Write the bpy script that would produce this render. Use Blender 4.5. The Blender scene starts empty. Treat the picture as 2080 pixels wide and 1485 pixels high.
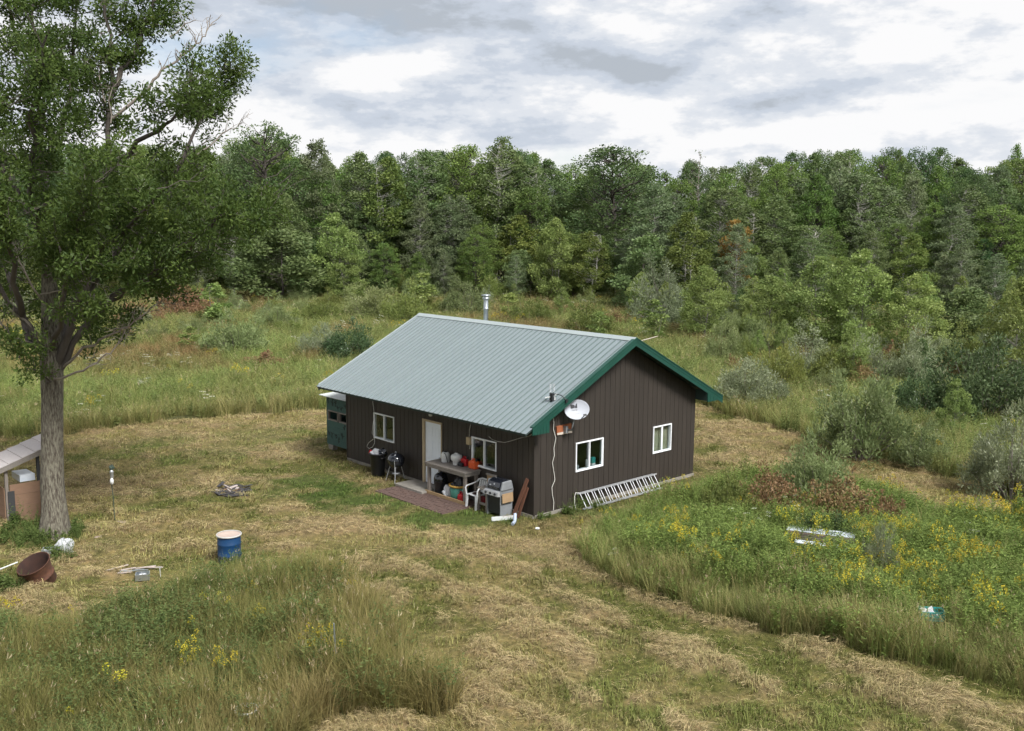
import bpy, math, random
import numpy as np
from mathutils import Vector, Matrix, Euler

# ------------------------------------------------------------------ camera, world, sun, exposure
scene = bpy.context.scene
col = scene.collection
F, PIT, HC, ROLL = 2005.8, 0.1413, 8.449, -0.0063          # focal length in photo pixels, pitch, height, roll
cam_d = bpy.data.cameras.new('camera'); cam = bpy.data.objects.new('camera', cam_d); col.objects.link(cam)
cam_d.sensor_width = 36.0; cam_d.lens = F / 2080 * 36.0
cam_d.clip_start = 0.1; cam_d.clip_end = 5000
cam.matrix_world = Matrix.Translation((0, 0, HC)) @ Matrix.Rotation(math.pi/2 - PIT, 4, 'X') @ Matrix.Rotation(-ROLL, 4, 'Z')
scene.camera = cam

SUN_EL, SUN_AZ = math.radians(47), math.radians(143)        # azimuth clockwise from +Y (view direction)
SK = (1.7, 5.0, .25, 2.0, 7.6, 1.7)                        # cloud size, place, height of a heap, contrast, place and weight of the broad grey
def build_world():
    w = bpy.data.worlds.new('World'); scene.world = w; w.use_nodes = True
    nt = w.node_tree; N = nt.nodes; L = nt.links; N.clear()
    out = N.new('ShaderNodeOutputWorld'); bg = N.new('ShaderNodeBackground')
    sky = N.new('ShaderNodeTexSky'); sky.sky_type = 'NISHITA'; sky.sun_disc = False
    sky.sun_elevation = SUN_EL; sky.sun_rotation = SUN_AZ; sky.altitude = 300
    tc = N.new('ShaderNodeTexCoord')
    mp = N.new('ShaderNodeMapping'); mp.inputs['Scale'].default_value = (3.2, 3.2, 8.5); mp.inputs['Location'].default_value = (5.3, 2.2, 0.0)
    L.new(tc.outputs['Generated'], mp.inputs['Vector'])
    def noise(scale, detail, rough, dist=0.0, off=0.0, dz=0.0):
        n = N.new('ShaderNodeTexNoise'); n.inputs['Scale'].default_value = scale; n.inputs['Detail'].default_value = detail
        n.inputs['Roughness'].default_value = rough; n.inputs['Distortion'].default_value = dist
        a = N.new('ShaderNodeVectorMath'); a.operation = 'ADD'; a.inputs[1].default_value = (off, off*.7, off*.3+dz)
        L.new(mp.outputs[0], a.inputs[0]); L.new(a.outputs[0], n.inputs['Vector']); return n.outputs['Fac']
    def ramp(src, stops):
        r = N.new('ShaderNodeValToRGB'); r.color_ramp.interpolation = 'EASE'
        els = r.color_ramp.elements
        while len(els) < len(stops): els.new(0.5)
        for e, (p, c) in zip(els, stops): e.position = p; e.color = (*c, 1)
        L.new(src, r.inputs[0]); return r.outputs['Color']
    def mix(fac, a, b):
        m = N.new('ShaderNodeMix'); m.data_type = 'RGBA'
        if hasattr(fac, 'links'): L.new(fac, m.inputs[0])
        else: m.inputs[0].default_value = fac
        for s, v in ((m.inputs[6], a), (m.inputs[7], b)):
            if hasattr(v, 'links'): L.new(v, s)
            else: s.default_value = (*v, 1)
        return m.outputs[2]
    def math_(op, a, b):
        m = N.new('ShaderNodeMath'); m.operation = op
        for s, v in zip(m.inputs, (a, b)):
            if hasattr(v, 'links'): L.new(v, s)
            else: s.default_value = v
        return m.outputs[0]
    d0 = noise(SK[0], 9, .6, .0, SK[1]); d1 = noise(SK[0], 9, .6, .0, SK[1], SK[2])
    lit = math_('ADD', math_('MULTIPLY', math_('SUBTRACT', d0, d1), SK[3]), math_('ADD', math_('MULTIPLY', math_('SUBTRACT', noise(.45, 3, .5, 0, SK[4]), .5), SK[5]), .665))
    c = ramp(lit, [(.20, (.29, .318, .355)), (.40, (.365, .40, .455)), (.56, (.455, .478, .515)), (.78, (.59, .59, .595))])
    # holes between the clouds show the clear sky
    hole = ramp(noise(.8, 6, .55, .3, 12.4), [(.56, (0, 0, 0)), (.72, (.7, .7, .7))])
    skym = N.new('ShaderNodeMix'); skym.data_type = 'RGBA'; skym.blend_type = 'MULTIPLY'; skym.inputs[0].default_value = 1
    L.new(sky.outputs[0], skym.inputs[6]); skym.inputs[7].default_value = (.075, .075, .075, 1)
    c = mix(hole, c, skym.outputs[2])
    L.new(c, bg.inputs['Color']); bg.inputs['Strength'].default_value = 1.0
    L.new(bg.outputs[0], out.inputs['Surface'])
build_world()
sd = bpy.data.lights.new('sun', 'SUN'); sd.energy = 4.0; sd.angle = math.radians(17); sd.color = (1, .985, .955)
sun = bpy.data.objects.new('sun', sd); col.objects.link(sun)
sdir = Vector((math.sin(SUN_AZ)*math.cos(SUN_EL), math.cos(SUN_AZ)*math.cos(SUN_EL), math.sin(SUN_EL)))
sun.rotation_euler = sdir.to_track_quat('Z', 'Y').to_euler(); sun.location = (30, -20, 40)
vs = scene.view_settings; vs.view_transform = 'Standard'; vs.look = 'None'; vs.exposure = 0.72; vs.gamma = 1.0; vs.use_curve_mapping = False
scene.world.cycles.sampling_method = 'NONE'              # a smooth bright sky is found well enough by the bounces
scene.cycles.max_bounces = 6; scene.cycles.diffuse_bounces = 4; scene.cycles.transparent_max_bounces = 8
scene.cycles.use_denoising = True; scene.cycles.use_adaptive_sampling = True; scene.cycles.adaptive_threshold = .04; scene.cycles.adaptive_min_samples = 16

# ------------------------------------------------------------------ placing helpers
def ray(px, py):
    a, b = px - 1040, 742.5 - py; cr, sr = math.cos(ROLL), math.sin(ROLL)
    a, b = cr*a + sr*b, -sr*a + cr*b
    x, u = a/F, b/F; c, s = math.cos(PIT), math.sin(PIT)
    return np.array([x, c + u*s, -s + u*c])
def G(px, py, z=0.0):                                        # where the sight line through a photo pixel meets height z
    r = ray(px, py); t = (z - HC)/r[2]; return np.array([r[0]*t, r[1]*t, z])
def at_depth(px, py, d):                                     # point on a sight line at depth d (along y)
    r = ray(px, py); return np.array([r[0], r[1], r[2]])*(d/r[1]) + np.array([0, 0, HC])
YAW = -0.8234; AX, AY = 0.6612, 27.7925
HU = np.array([math.cos(YAW), math.sin(YAW)]); HV = np.array([-HU[1], HU[0]])
def HW(x, y, z=0.0):                                         # cabin's own axes to world
    p = np.array([AX, AY]) + HU*x + HV*y; return (p[0], p[1], z)

def vnoise(x, y, seed=0):
    xi = np.floor(x).astype(np.int64); yi = np.floor(y).astype(np.int64); fx = x - xi; fy = y - yi
    def h(a, b):
        n = (a*374761393 + b*668265263 + seed*1442695041) & 0x7fffffff
        n = ((n ^ (n >> 13))*1274126177) & 0x7fffffff
        return ((n ^ (n >> 16)) & 0xffff)/65535.0
    fx = fx*fx*(3-2*fx); fy = fy*fy*(3-2*fy)
    return (h(xi, yi)*(1-fx) + h(xi+1, yi)*fx)*(1-fy) + (h(xi, yi+1)*(1-fx) + h(xi+1, yi+1)*fx)*fy
def fbm(x, y, seed=0, o=4):
    x = np.asarray(x, float); y = np.asarray(y, float); s = 0; a = .5; t = 0
    for i in range(o):
        s = s + a*vnoise(x*2**i + 17.3*i, y*2**i - 9.1*i, seed+i); t += a; a *= .55
    return s/t

def in_poly(x, y, poly):
    x = np.asarray(x); y = np.asarray(y); r = np.zeros(x.shape, bool); n = len(poly)
    for i in range(n):
        x1, y1 = poly[i]; x2, y2 = poly[(i+1) % n]
        if y1 == y2: continue
        r ^= ((y1 > y) != (y2 > y)) & (x < (x2-x1)*(y-y1)/(y2-y1) + x1)
    return r
def gp(*pts): return [tuple(G(a, b)[:2]) for a, b in pts]

# tall grass left standing in the foreground, the weed patch on the right, and the mown ground round them
PATCH_NEAR = gp((-700, 1330), (-300, 1290), (0, 1302), (173, 1270), (346, 1234), (433, 1190), (530, 1168), (620, 1164), (692, 1172), (750, 1225), (790, 1285), (830, 1335), (895, 1378),
                (925, 1405), (890, 1436), (780, 1458), (640, 1478), (560, 1530), (300, 1640), (-200, 1700), (-900, 1600))
PATCH_WEED = gp((1160, 1112), (1200, 1082), (1290, 1052), (1380, 1030), (1440, 1000), (1520, 985), (1600, 975), (1690, 985), (1760, 1010), (1850, 1040), (1990, 1068), (2200, 1105),
                (2700, 1200), (2700, 1600), (2300, 1480), (2080, 1425), (1850, 1358), (1700, 1318), (1500, 1268), (1330, 1208), (1250, 1178))
MOWN = gp((-900, 945), (-400, 918), (0, 893), (140, 882), (400, 853), (560, 840), (640, 832), (760, 785), (900, 745), (1050, 735), (1300, 765), (1420, 826), (1500, 850), (1660, 898),
          (1800, 940), (1950, 976), (2080, 1008), (2400, 1090), (2900, 1200)) + [(40, 4), (-40, 4)]
def zones(x, y, jit=.55):
    x = np.asarray(x, float); y = np.asarray(y, float)
    xj = x + (fbm(x*1.1, y*1.1, 71, 3)-.5)*2*jit; yj = y + (fbm(x*1.1, y*1.1, 72, 3)-.5)*2*jit
    near = in_poly(xj, yj, PATCH_NEAR); weed = in_poly(xj, yj, PATCH_WEED); mown = in_poly(xj, yj, MOWN)
    mown &= ~near & ~weed
    return near, weed, mown
def to_house(x, y):
    dx, dy = np.asarray(x)-AX, np.asarray(y)-AY
    return dx*HU[0]+dy*HU[1], dx*HV[0]+dy*HV[1]
def house_dist(x, y):
    hx, hy = to_house(x, y)
    dx = np.maximum(np.maximum(-9.65-hx, hx), 0); dy = np.maximum(np.maximum(-hy, hy-7.55), 0)
    return np.hypot(dx, dy)
RA, RB = G(1000, 1080)[:2], G(2000, 1400)[:2]; RD = (RB-RA)/np.linalg.norm(RB-RA)
def swathe(x, y):                                            # loose lines of clippings, along the mown track and across the yard
    x = np.asarray(x, float); y = np.asarray(y, float); al = x*RD[0]+y*RD[1]; ac = -x*RD[1]+y*RD[0]
    k = np.clip((x+3.5)/3, 0, 1)*np.clip((29-y)/3, 0, 1)
    w = fbm(al*.30, ac*1.55, 51, 4)*k + fbm(x*.7, y*1.4, 54, 4)*(1-k)
    return .64*w + .36*fbm(x*2.1, y*2.1, 53, 3)
def zg(x, y):
    x = np.asarray(x, float); y = np.asarray(y, float)
    k = np.clip((house_dist(x, y)-2.2)/3.0, 0, 1)*np.clip((np.hypot(x, y)-5)/10, 0, 1)
    a = (fbm(x*.22, y*.22, 5, 3)-.5)*.30 + (fbm(x*1.3, y*1.3, 9, 2)-.5)*.07
    s = np.clip((swathe(x, y)-.44)/.22, 0, 1)*np.clip((50-y)/10, 0, 1)*.13
    return a*k*np.clip(1.6-y/160, .0, 1) + s*k
def zg1(x, y): return float(zg(np.array([x]), np.array([y]))[0])

# ------------------------------------------------------------------ mesh helpers
def np_mesh(name, V, Fc, attrs=None, smooth=False, mats=None, midx=None):
    V = np.asarray(V, np.float32); Fc = np.asarray(Fc, np.int32)
    me = bpy.data.meshes.new(name); n, k = Fc.shape
    me.vertices.add(len(V)); me.vertices.foreach_set('co', V.ravel())
    me.loops.add(n*k); me.loops.foreach_set('vertex_index', Fc.ravel())
    me.polygons.add(n); me.polygons.foreach_set('loop_start', np.arange(0, n*k, k, dtype=np.int32))
    try: me.polygons.foreach_set('loop_total', np.full(n, k, np.int32))
    except Exception: pass
    if smooth: me.polygons.foreach_set('use_smooth', np.ones(n, bool))
    for m in (mats or []): me.materials.append(m)
    if midx is not None: me.polygons.foreach_set('material_index', np.asarray(midx, np.int32))
    me.update(calc_edges=True)
    for an, (dom, typ, arr) in (attrs or {}).items():
        a = me.attributes.new(an, typ, dom)
        arr = np.asarray(arr, np.float32)
        a.data.foreach_set('color' if typ == 'FLOAT_COLOR' else ('vector' if typ == 'FLOAT_VECTOR' else 'value'), arr.ravel())
    return me

class MB:
    """collects shapes for ONE mesh object"""
    def __init__(s): s.v = []; s.f = []; s.mi = []; s.sm = []; s.m = 0
    def add(s, vs, fs, smooth=False):
        o = len(s.v); s.v += [tuple(p) for p in vs]
        for f in fs: s.f.append([i+o for i in f]); s.mi.append(s.m); s.sm.append(smooth)
        return s
    def hexa(s, P):                                          # 8 points: bottom 4 ccw, top 4 ccw
        return s.add(P, [(3,2,1,0), (4,5,6,7), (0,1,5,4), (1,2,6,5), (2,3,7,6), (3,0,4,7)])
    def box(s, c, d, rz=0, M=None):
        x, y, z = d[0]/2, d[1]/2, d[2]/2
        P = [Vector(p) for p in ((-x,-y,-z), (x,-y,-z), (x,y,-z), (-x,y,-z), (-x,-y,z), (x,-y,z), (x,y,z), (-x,y,z))]
        R = M if M is not None else Matrix.Rotation(rz, 3, 'Z')
        return s.hexa([R @ p + Vector(c) for p in P])
    def box2(s, a, b):
        return s.box([(a[i]+b[i])/2 for i in range(3)], [abs(b[i]-a[i]) for i in range(3)])
    def bar(s, p, q, w, h, up=(0, 0, 1)):                    # rectangular bar from p to q
        p, q = Vector(p), Vector(q); d = (q-p); L = d.length; d.normalize()
        u = Vector(up); sx = d.cross(u)
        if sx.length < 1e-4: sx = d.cross(Vector((1, 0, 0)))
        sx.normalize(); u = sx.cross(d)
        P = [p + sx*a*w/2 + u*b*h/2 for a, b in ((-1,-1), (1,-1), (1,1), (-1,1))]
        return s.hexa(P + [v + d*L for v in P])
    def tube(s, pts, r, n=8, cap=True):
        pts = [Vector(p) for p in pts]; rs = r if isinstance(r, (list, tuple)) else [r]*len(pts)
        rings = []; prev = None
        for i, p in enumerate(pts):
            t = (pts[min(i+1, len(pts)-1)] - pts[max(i-1, 0)]).normalized()
            if prev is None:
                a = t.cross(Vector((0, 0, 1)))
                if a.length < 1e-3: a = t.cross(Vector((1, 0, 0)))
            else: a = prev - t*prev.dot(t)
            a.normalize(); prev = a; b = t.cross(a)
            rings.append([p + (a*math.cos(2*math.pi*k/n) + b*math.sin(2*math.pi*k/n))*rs[i] for k in range(n)])
        vs = [v for g in rings for v in g]; fs = []
        for i in range(len(rings)-1):
            for k in range(n): fs.append((i*n+k, i*n+(k+1) % n, (i+1)*n+(k+1) % n, (i+1)*n+k))
        s.add(vs, fs, True)
        if cap: s.add(rings[0], [tuple(reversed(range(n)))]); s.add(rings[-1], [tuple(range(n))])
        return s
    def lathe(s, prof, n=20, M=None, jit=None):              # prof: (radius, z)
        M = M or Matrix.Identity(4); vs = []; fs = []
        for r, z in prof:
            for k in range(n):
                a = 2*math.pi*k/n; vs.append(M @ Vector((r*math.cos(a), r*math.sin(a), z)))
        for i in range(len(prof)-1):
            for k in range(n): fs.append((i*n+k, i*n+(k+1) % n, (i+1)*n+(k+1) % n, (i+1)*n+k))
        return s.add(vs, fs, True)
    def prism(s, poly, a, b):                                # poly in xy, from z=a to z=b
        n = len(poly)
        return s.add([(x, y, a) for x, y in poly] + [(x, y, b) for x, y in poly],
                     [tuple(reversed(range(n))), tuple(range(n, 2*n))] + [(i, (i+1) % n, n+(i+1) % n, n+i) for i in range(n)])
    def mesh(s, name, mats):
        me = bpy.data.meshes.new(name); me.from_pydata(s.v, [], s.f)
        for m in (mats if isinstance(mats, (list, tuple)) else [mats]): me.materials.append(m)
        me.polygons.foreach_set('material_index', s.mi); me.polygons.foreach_set('use_smooth', s.sm); me.update()
        return me
    def build(s, name, mats, parent=None, M=None, bevel=0):
        o = bpy.data.objects.new(name, s.mesh(name, mats)); col.objects.link(o)
        if parent is not None: o.parent = parent
        if M is not None: o.matrix_local = M
        if bevel:
            m = o.modifiers.new('bevel', 'BEVEL'); m.width = bevel; m.segments = 2; m.limit_method = 'ANGLE'
        return o
def tag(o, label=None, cat=None, group=None, kind=None):
    for k, v in (('label', label), ('category', cat), ('group', group), ('kind', kind)):
        if v: o[k] = v
    return o
def empty(name, loc, rz=0, label=None, cat=None, group=None, rot=None):
    o = bpy.data.objects.new(name, None); col.objects.link(o); o.location = loc
    o.rotation_euler = rot if rot is not None else (0, 0, rz); o.empty_display_size = .2
    return tag(o, label, cat, group)
def link(name, me, parent=None):
    o = bpy.data.objects.new(name, me); col.objects.link(o)
    if parent is not None: o.parent = parent
    return o

# ------------------------------------------------------------------ materials
def mat(name, c, rough=.6, metal=0.0, c2=None, scale=6.0, amt=1.0, bump=0.0, bscale=None, spec=.5, stretch=(1, 1, 1), rnd=0.0, coat=0.0, detail=6):
    m = bpy.data.materials.new(name); m.use_nodes = True; nt = m.node_tree; N, L = nt.nodes, nt.links
    b = N['Principled BSDF']; b.inputs['Roughness'].default_value = rough; b.inputs['Metallic'].default_value = metal
    b.inputs['Specular IOR Level'].default_value = spec; b.inputs['Coat Weight'].default_value = coat
    b.inputs['Base Color'].default_value = (*c, 1)
    src = None
    if c2 is not None or bump:
        tc = N.new('ShaderNodeTexCoord'); mp = N.new('ShaderNodeMapping'); mp.inputs['Scale'].default_value = stretch
        L.new(tc.outputs['Object'], mp.inputs[0])
        n = N.new('ShaderNodeTexNoise'); n.inputs['Scale'].default_value = scale; n.inputs['Detail'].default_value = detail; n.inputs['Roughness'].default_value = .62
        L.new(mp.outputs[0], n.inputs['Vector'])
        if c2 is not None:
            r = N.new('ShaderNodeValToRGB'); r.color_ramp.elements[0].position = .5-.22/amt; r.color_ramp.elements[1].position = .5+.22/amt
            r.color_ramp.elements[0].color = (*c, 1); r.color_ramp.elements[1].color = (*c2, 1)
            L.new(n.outputs['Fac'], r.inputs[0]); src = r.outputs[0]
        if bump:
            n2 = n
            if bscale:
                n2 = N.new('ShaderNodeTexNoise'); n2.inputs['Scale'].default_value = bscale; n2.inputs['Detail'].default_value = 5; L.new(mp.outputs[0], n2.inputs['Vector'])
            bp = N.new('ShaderNodeBump'); bp.inputs['Strength'].default_value = bump; bp.inputs['Distance'].default_value = .02
            L.new(n2.outputs['Fac'], bp.inputs['Height']); L.new(bp.outputs[0], b.inputs['Normal'])
    if rnd:
        oi = N.new('ShaderNodeObjectInfo'); mr = N.new('ShaderNodeMapRange'); mr.inputs[3].default_value = 1-rnd; mr.inputs[4].default_value = 1+rnd
        L.new(oi.outputs['Random'], mr.inputs[0])
        hs = N.new('ShaderNodeHueSaturation'); L.new(mr.outputs[0], hs.inputs['Value'])
        if src is not None: L.new(src, hs.inputs['Color'])
        else: hs.inputs['Color'].default_value = (*c, 1)
        src = hs.outputs[0]
    if src is not None: L.new(src, b.inputs['Base Color'])
    return m
def leaf_mat(name, ca, cb, trans=.35, rnd=.18, inst=False, rough=.55, cc=None):
    """leaf colour runs from ca to cb with the leaf's own random value; objects (or scattered plants) differ a little"""
    m = bpy.data.materials.new(name); m.use_nodes = True; nt = m.node_tree; N, L = nt.nodes, nt.links
    b = N['Principled BSDF']; b.inputs['Roughness'].default_value = rough; b.inputs['Specular IOR Level'].default_value = .22
    at = N.new('ShaderNodeAttribute'); at.attribute_name = 'lv'
    r = N.new('ShaderNodeValToRGB'); els = r.color_ramp.elements
    els[0].color = (*ca, 1); els[1].color = (*cb, 1)
    if cc is not None:
        e = els.new(.93); e.color = (*cb, 1); els[2].color = (*cc, 1)
    L.new(at.outputs['Fac'], r.inputs[0]); src = r.outputs[0]
    if inst:
        ti = N.new('ShaderNodeAttribute'); ti.attribute_name = 'tint'; ti.attribute_type = 'GEOMETRY' if inst == 'geo' else 'INSTANCER'
        mx = N.new('ShaderNodeMix'); mx.data_type = 'RGBA'; mx.blend_type = 'MULTIPLY'; mx.inputs[0].default_value = 1
        L.new(src, mx.inputs[6]); L.new(ti.outputs['Color'], mx.inputs[7]); src = mx.outputs[2]
    else:
        oi = N.new('ShaderNodeObjectInfo'); hs = N.new('ShaderNodeHueSaturation')
        mr = N.new('ShaderNodeMapRange'); mr.inputs[3].default_value = 1-rnd; mr.inputs[4].default_value = 1+rnd; L.new(oi.outputs['Random'], mr.inputs[0])
        wn = N.new('ShaderNodeTexWhiteNoise'); wn.noise_dimensions = '1D'; L.new(oi.outputs['Random'], wn.inputs['W'])
        mh = N.new('ShaderNodeMapRange'); mh.inputs[3].default_value = .482; mh.inputs[4].default_value = .512; L.new(wn.outputs['Value'], mh.inputs[0])
        L.new(mr.outputs[0], hs.inputs['Value']); L.new(mh.outputs[0], hs.inputs['Hue']); L.new(src, hs.inputs['Color']); src = hs.outputs[0]
    L.new(src, b.inputs['Base Color'])
    tr = N.new('ShaderNodeBsdfTranslucent'); L.new(src, tr.inputs['Color'])
    mix = N.new('ShaderNodeMixShader'); mix.inputs[0].default_value = trans
    L.new(b.outputs[0], mix.inputs[1]); L.new(tr.outputs[0], mix.inputs[2]); L.new(mix.outputs[0], N['Material Output'].inputs['Surface'])
    return m

M = dict(
 siding=mat('siding_brown', (.0225, .0170, .0132), .62, c2=(.032, .0248, .0195), scale=1.6, stretch=(6, 6, .5), rnd=.07, bump=.15, bscale=60),
 backing=mat('siding_groove', (.016, .012, .009), .8),
 roof=mat('roof_metal', (.160, .194, .206), .36, c2=(.190, .226, .240), scale=1.6, stretch=(3, .35, 1), amt=.9, spec=.55, rnd=.05, bump=.05, bscale=3.0),
 rib=mat('roof_rib', (.045, .075, .072), .45, c2=(.062, .095, .09), scale=2.0),  # darker green: the ribs' shade and dark reflections painted into their colour
 ridge=mat('ridge_metal', (.25, .29, .29), .38, c2=(.30, .34, .34), scale=1.5),
 green=mat('green_trim', (.0045, .043, .030), .45, c2=(.008, .057, .041), scale=3, bump=.06, bscale=20),
 soffit=mat('soffit', (.018, .035, .030), .7),
 white=mat('window_white', (.80, .82, .84), .4, c2=(.68, .70, .72), scale=4, amt=.6),
 door=mat('door_white', (.74, .78, .84), .45, c2=(.68, .73, .79), scale=3, amt=.7),
 jamb=mat('door_jamb_wood', (.46, .37, .24), .6, c2=(.38, .30, .19), scale=5, stretch=(8, 8, 1)),
 interior=mat('interior_wall', (.10, .085, .065), .9),
 curtain=mat('curtain', (.42, .41, .30), .9, c2=(.34, .33, .22), scale=3),
 concrete=mat('concrete', (.27, .25, .22), .9, c2=(.17, .155, .13), scale=5, bump=.5),
 galv=mat('galvanised_steel', (.50, .54, .56), .32, metal=.85, c2=(.38, .42, .45), scale=9),
 alu=mat('aluminium', (.50, .51, .53), .42, metal=.5, c2=(.40, .41, .43), scale=6),
 bkplastic=mat('black_plastic', (.012, .013, .016), .45, c2=(.020, .021, .024), scale=4),
 enamel=mat('black_enamel', (.012, .014, .020), .12, coat=.5),
 bark=mat('oak_bark', (.045, .033, .025), .95, c2=(.185, .172, .130), scale=26, stretch=(1, 1, .22), bump=1.0, amt=1.7, detail=8),
 twig=mat('twig_bark', (.11, .095, .08), .9, c2=(.17, .15, .13), scale=4),
 deadwood=mat('dead_wood', (.27, .235, .20), .9, c2=(.17, .145, .12), scale=5),
 white_bark=mat('white_bark', (.52, .50, .45), .8, c2=(.22, .21, .18), scale=2.2, stretch=(1, 1, 2), amt=.9),
 pale_bark=mat('pale_bark', (.24, .23, .195), .85, c2=(.12, .11, .09), scale=2.2, stretch=(1, 1, 2), amt=.9),
 dark_bark=mat('grey_bark', (.095, .080, .068), .9, c2=(.05, .042, .035), scale=3),
 weathered=mat('weathered_wood', (.25, .225, .20), .85, c2=(.16, .14, .12), scale=6, stretch=(1, 6, 6), bump=.4),
 weathered2=mat('weathered_wood_upright', (.24, .21, .185), .85, c2=(.15, .125, .105), scale=6, stretch=(6, 6, 1), bump=.4),
 plank=mat('new_plank', (.36, .25, .13), .8, c2=(.26, .17, .085), scale=6, stretch=(1, 6, 6)),
 redboard=mat('red_brown_board', (.135, .055, .030), .75, c2=(.09, .036, .02), scale=6, stretch=(5, 5, 1)),
 brick=mat('paver_brick', (.105, .064, .051), .9, c2=(.076, .048, .040), scale=7, bump=.3, rnd=.1),
 mortar=mat('paver_sand', (.10, .075, .055), .95),
 tank=mat('white_poly', (.66, .67, .66), .5, c2=(.54, .55, .54), scale=5),
 redcan=mat('red_plastic', (.42, .012, .018), .4, c2=(.34, .012, .016), scale=5),
 orangecan=mat('orange_plastic', (.66, .10, .02), .4, c2=(.55, .08, .018), scale=5),
 teal=mat('teal_plastic', (.02, .30, .28), .45, c2=(.03, .22, .20), scale=5),
 greentub=mat('green_tub', (.035, .16, .12), .5, c2=(.025, .11, .085), scale=5),
 chair=mat('chair_plastic', (.62, .63, .64), .45, c2=(.48, .49, .49), scale=4),
 bag=mat('plastic_bag', (.52, .53, .55), .4, c2=(.38, .39, .41), scale=14, bump=.6),
 cover=mat('grey_hood_end', (.20, .21, .22), .5, c2=(.15, .16, .17), scale=6),
 tan=mat('tan_panel', (.30, .20, .11), .7, c2=(.23, .155, .085), scale=5),
 tanbox=mat('tan_box', (.42, .33, .20), .6),
 rust=mat('rust', (.125, .050, .026), .85, c2=(.052, .022, .014), scale=7, bump=.5, amt=1.1),
 rust2=mat('rust_dark', (.022, .010, .008), .9, c2=(.05, .02, .012), scale=6, bump=.4),
 blue=mat('blue_barrel', (.004, .034, .100), .45, c2=(.007, .044, .122), scale=3, bump=.08),
 lid=mat('pink_lid', (.46, .37, .32), .7, c2=(.38, .29, .24), scale=4),
 limewhite=mat('white_rim', (.40, .39, .37), .6),
 dish=mat('dish_grey', (.33, .345, .39), .55, c2=(.38, .395, .435), scale=3),
 ink=mat('black_print', (.02, .02, .025), .6), inkgrey=mat('grey_print', (.22, .22, .24), .6),
 cable=mat('white_cable', (.55, .54, .50), .5), bkcable=mat('black_cable', (.02, .02, .02), .5),
 mount=mat('orange_brown_board', (.32, .10, .035), .8, c2=(.22, .07, .03), scale=8),
 offwhite=mat('off_white_paint', (.55, .50, .44), .7, c2=(.38, .30, .24), scale=12),
 blind=mat('blind_green', (.026, .068, .058), .75, c2=(.034, .084, .072), scale=4, rnd=.1),
 camo=mat('blind_dark_paint', (.006, .012, .011), .8),
 sheet=mat('white_roof_sheet', (.55, .57, .56), .5, c2=(.44, .46, .45), scale=3),
 shingle=mat('roll_roofing', (.44, .40, .39), .9, c2=(.385, .35, .34), scale=14, rnd=.05, bump=.2, bscale=90),
 shedboard=mat('shed_board', (.225, .135, .085), .8, c2=(.185, .11, .07), scale=5, stretch=(1, 1, 5), rnd=.07),
 dkpost=mat('dark_post', (.035, .035, .036), .8),
 glassdark=None, ash=mat('burnt_scrap', (.02, .019, .022), .8, c2=(.05, .045, .045), scale=9),
 pinkscrap=mat('pale_scrap', (.50, .42, .38), .7, c2=(.34, .29, .27), scale=10),
 yellow=mat('yellow_rim', (.40, .24, .05), .6), feeder=mat('feeder_green', (.03, .05, .035), .7), stone=mat('stone', (.28, .22, .17), .9, c2=(.18, .14, .11), scale=8, bump=.6),
 brownstack=mat('brown_sheet_edge', (.12, .085, .065), .8), skyblue=mat('pale_panel', (.55, .60, .66), .35, c2=(.66, .70, .74), scale=6),
)
def glass_mat():
    m = bpy.data.materials.new('window_glass'); m.use_nodes = True; N, L = m.node_tree.nodes, m.node_tree.links; N.remove(N['Principled BSDF'])
    g = N.new('ShaderNodeBsdfGlossy'); g.inputs['Roughness'].default_value = .02; g.inputs['Color'].default_value = (.9, .95, 1, 1)
    t = N.new('ShaderNodeBsdfTransparent'); t.inputs['Color'].default_value = (.80, .83, .83, 1)
    lw = N.new('ShaderNodeLayerWeight'); lw.inputs['Blend'].default_value = .5; pw = N.new('ShaderNodeMath'); pw.operation = 'POWER'; pw.inputs[1].default_value = 3.0; L.new(lw.outputs['Facing'], pw.inputs[0])
    fr = N.new('ShaderNodeMath'); fr.operation = 'MULTIPLY_ADD'; fr.inputs[1].default_value = .6; fr.inputs[2].default_value = .05; L.new(pw.outputs[0], fr.inputs[0])
    mx = N.new('ShaderNodeMixShader'); L.new(fr.outputs[0], mx.inputs[0]); L.new(t.outputs[0], mx.inputs[1]); L.new(g.outputs[0], mx.inputs[2])
    L.new(mx.outputs[0], N['Material Output'].inputs['Surface']); return m
M['glass'] = glass_mat()

# ------------------------------------------------------------------ ground
def lerp(a, b, t): return np.asarray(a)[None]*(1-t[:, None])+np.asarray(b)[None]*t[:, None]
def mixc(c, b, t): return c*(1-t[:, None])+np.asarray(b)[None]*t[:, None]
def sst(x, a, b): t = np.clip((x-a)/(b-a), 0, 1); return t*t*(3-2*t)
GREEN, OLIVE, TAN, FORB, LIME, DRY = (.140, .190, .052), (.205, .212, .070), (.385, .315, .155), (.105, .165, .056), (.240, .298, .092), (.445, .36, .205)
GB = [(690, 1000, 1.5, 1), (640, 985, 1.3, .8), (740, 1015, 1.3, 1), (800, 1030, 1.2, 1), (860, 1048, 1.1, 1), (920, 1052, 1.0, 1), (980, 1055, .9, 1), (590, 990, .9, .6), (700, 1025, 1.0, .8), (1075, 1052, .7, .8), (1180, 1035, .6, .7), (560, 1000, .8, .5), (1035, 1035, .9, 1), (830, 990, .8, 1), (200, 930, 1.8, .4), (520, 890, 2.2, .4), (330, 905, 1.8, .35), (215, 1105, .8, .45), (420, 930, 1.6, .3)]
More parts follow.
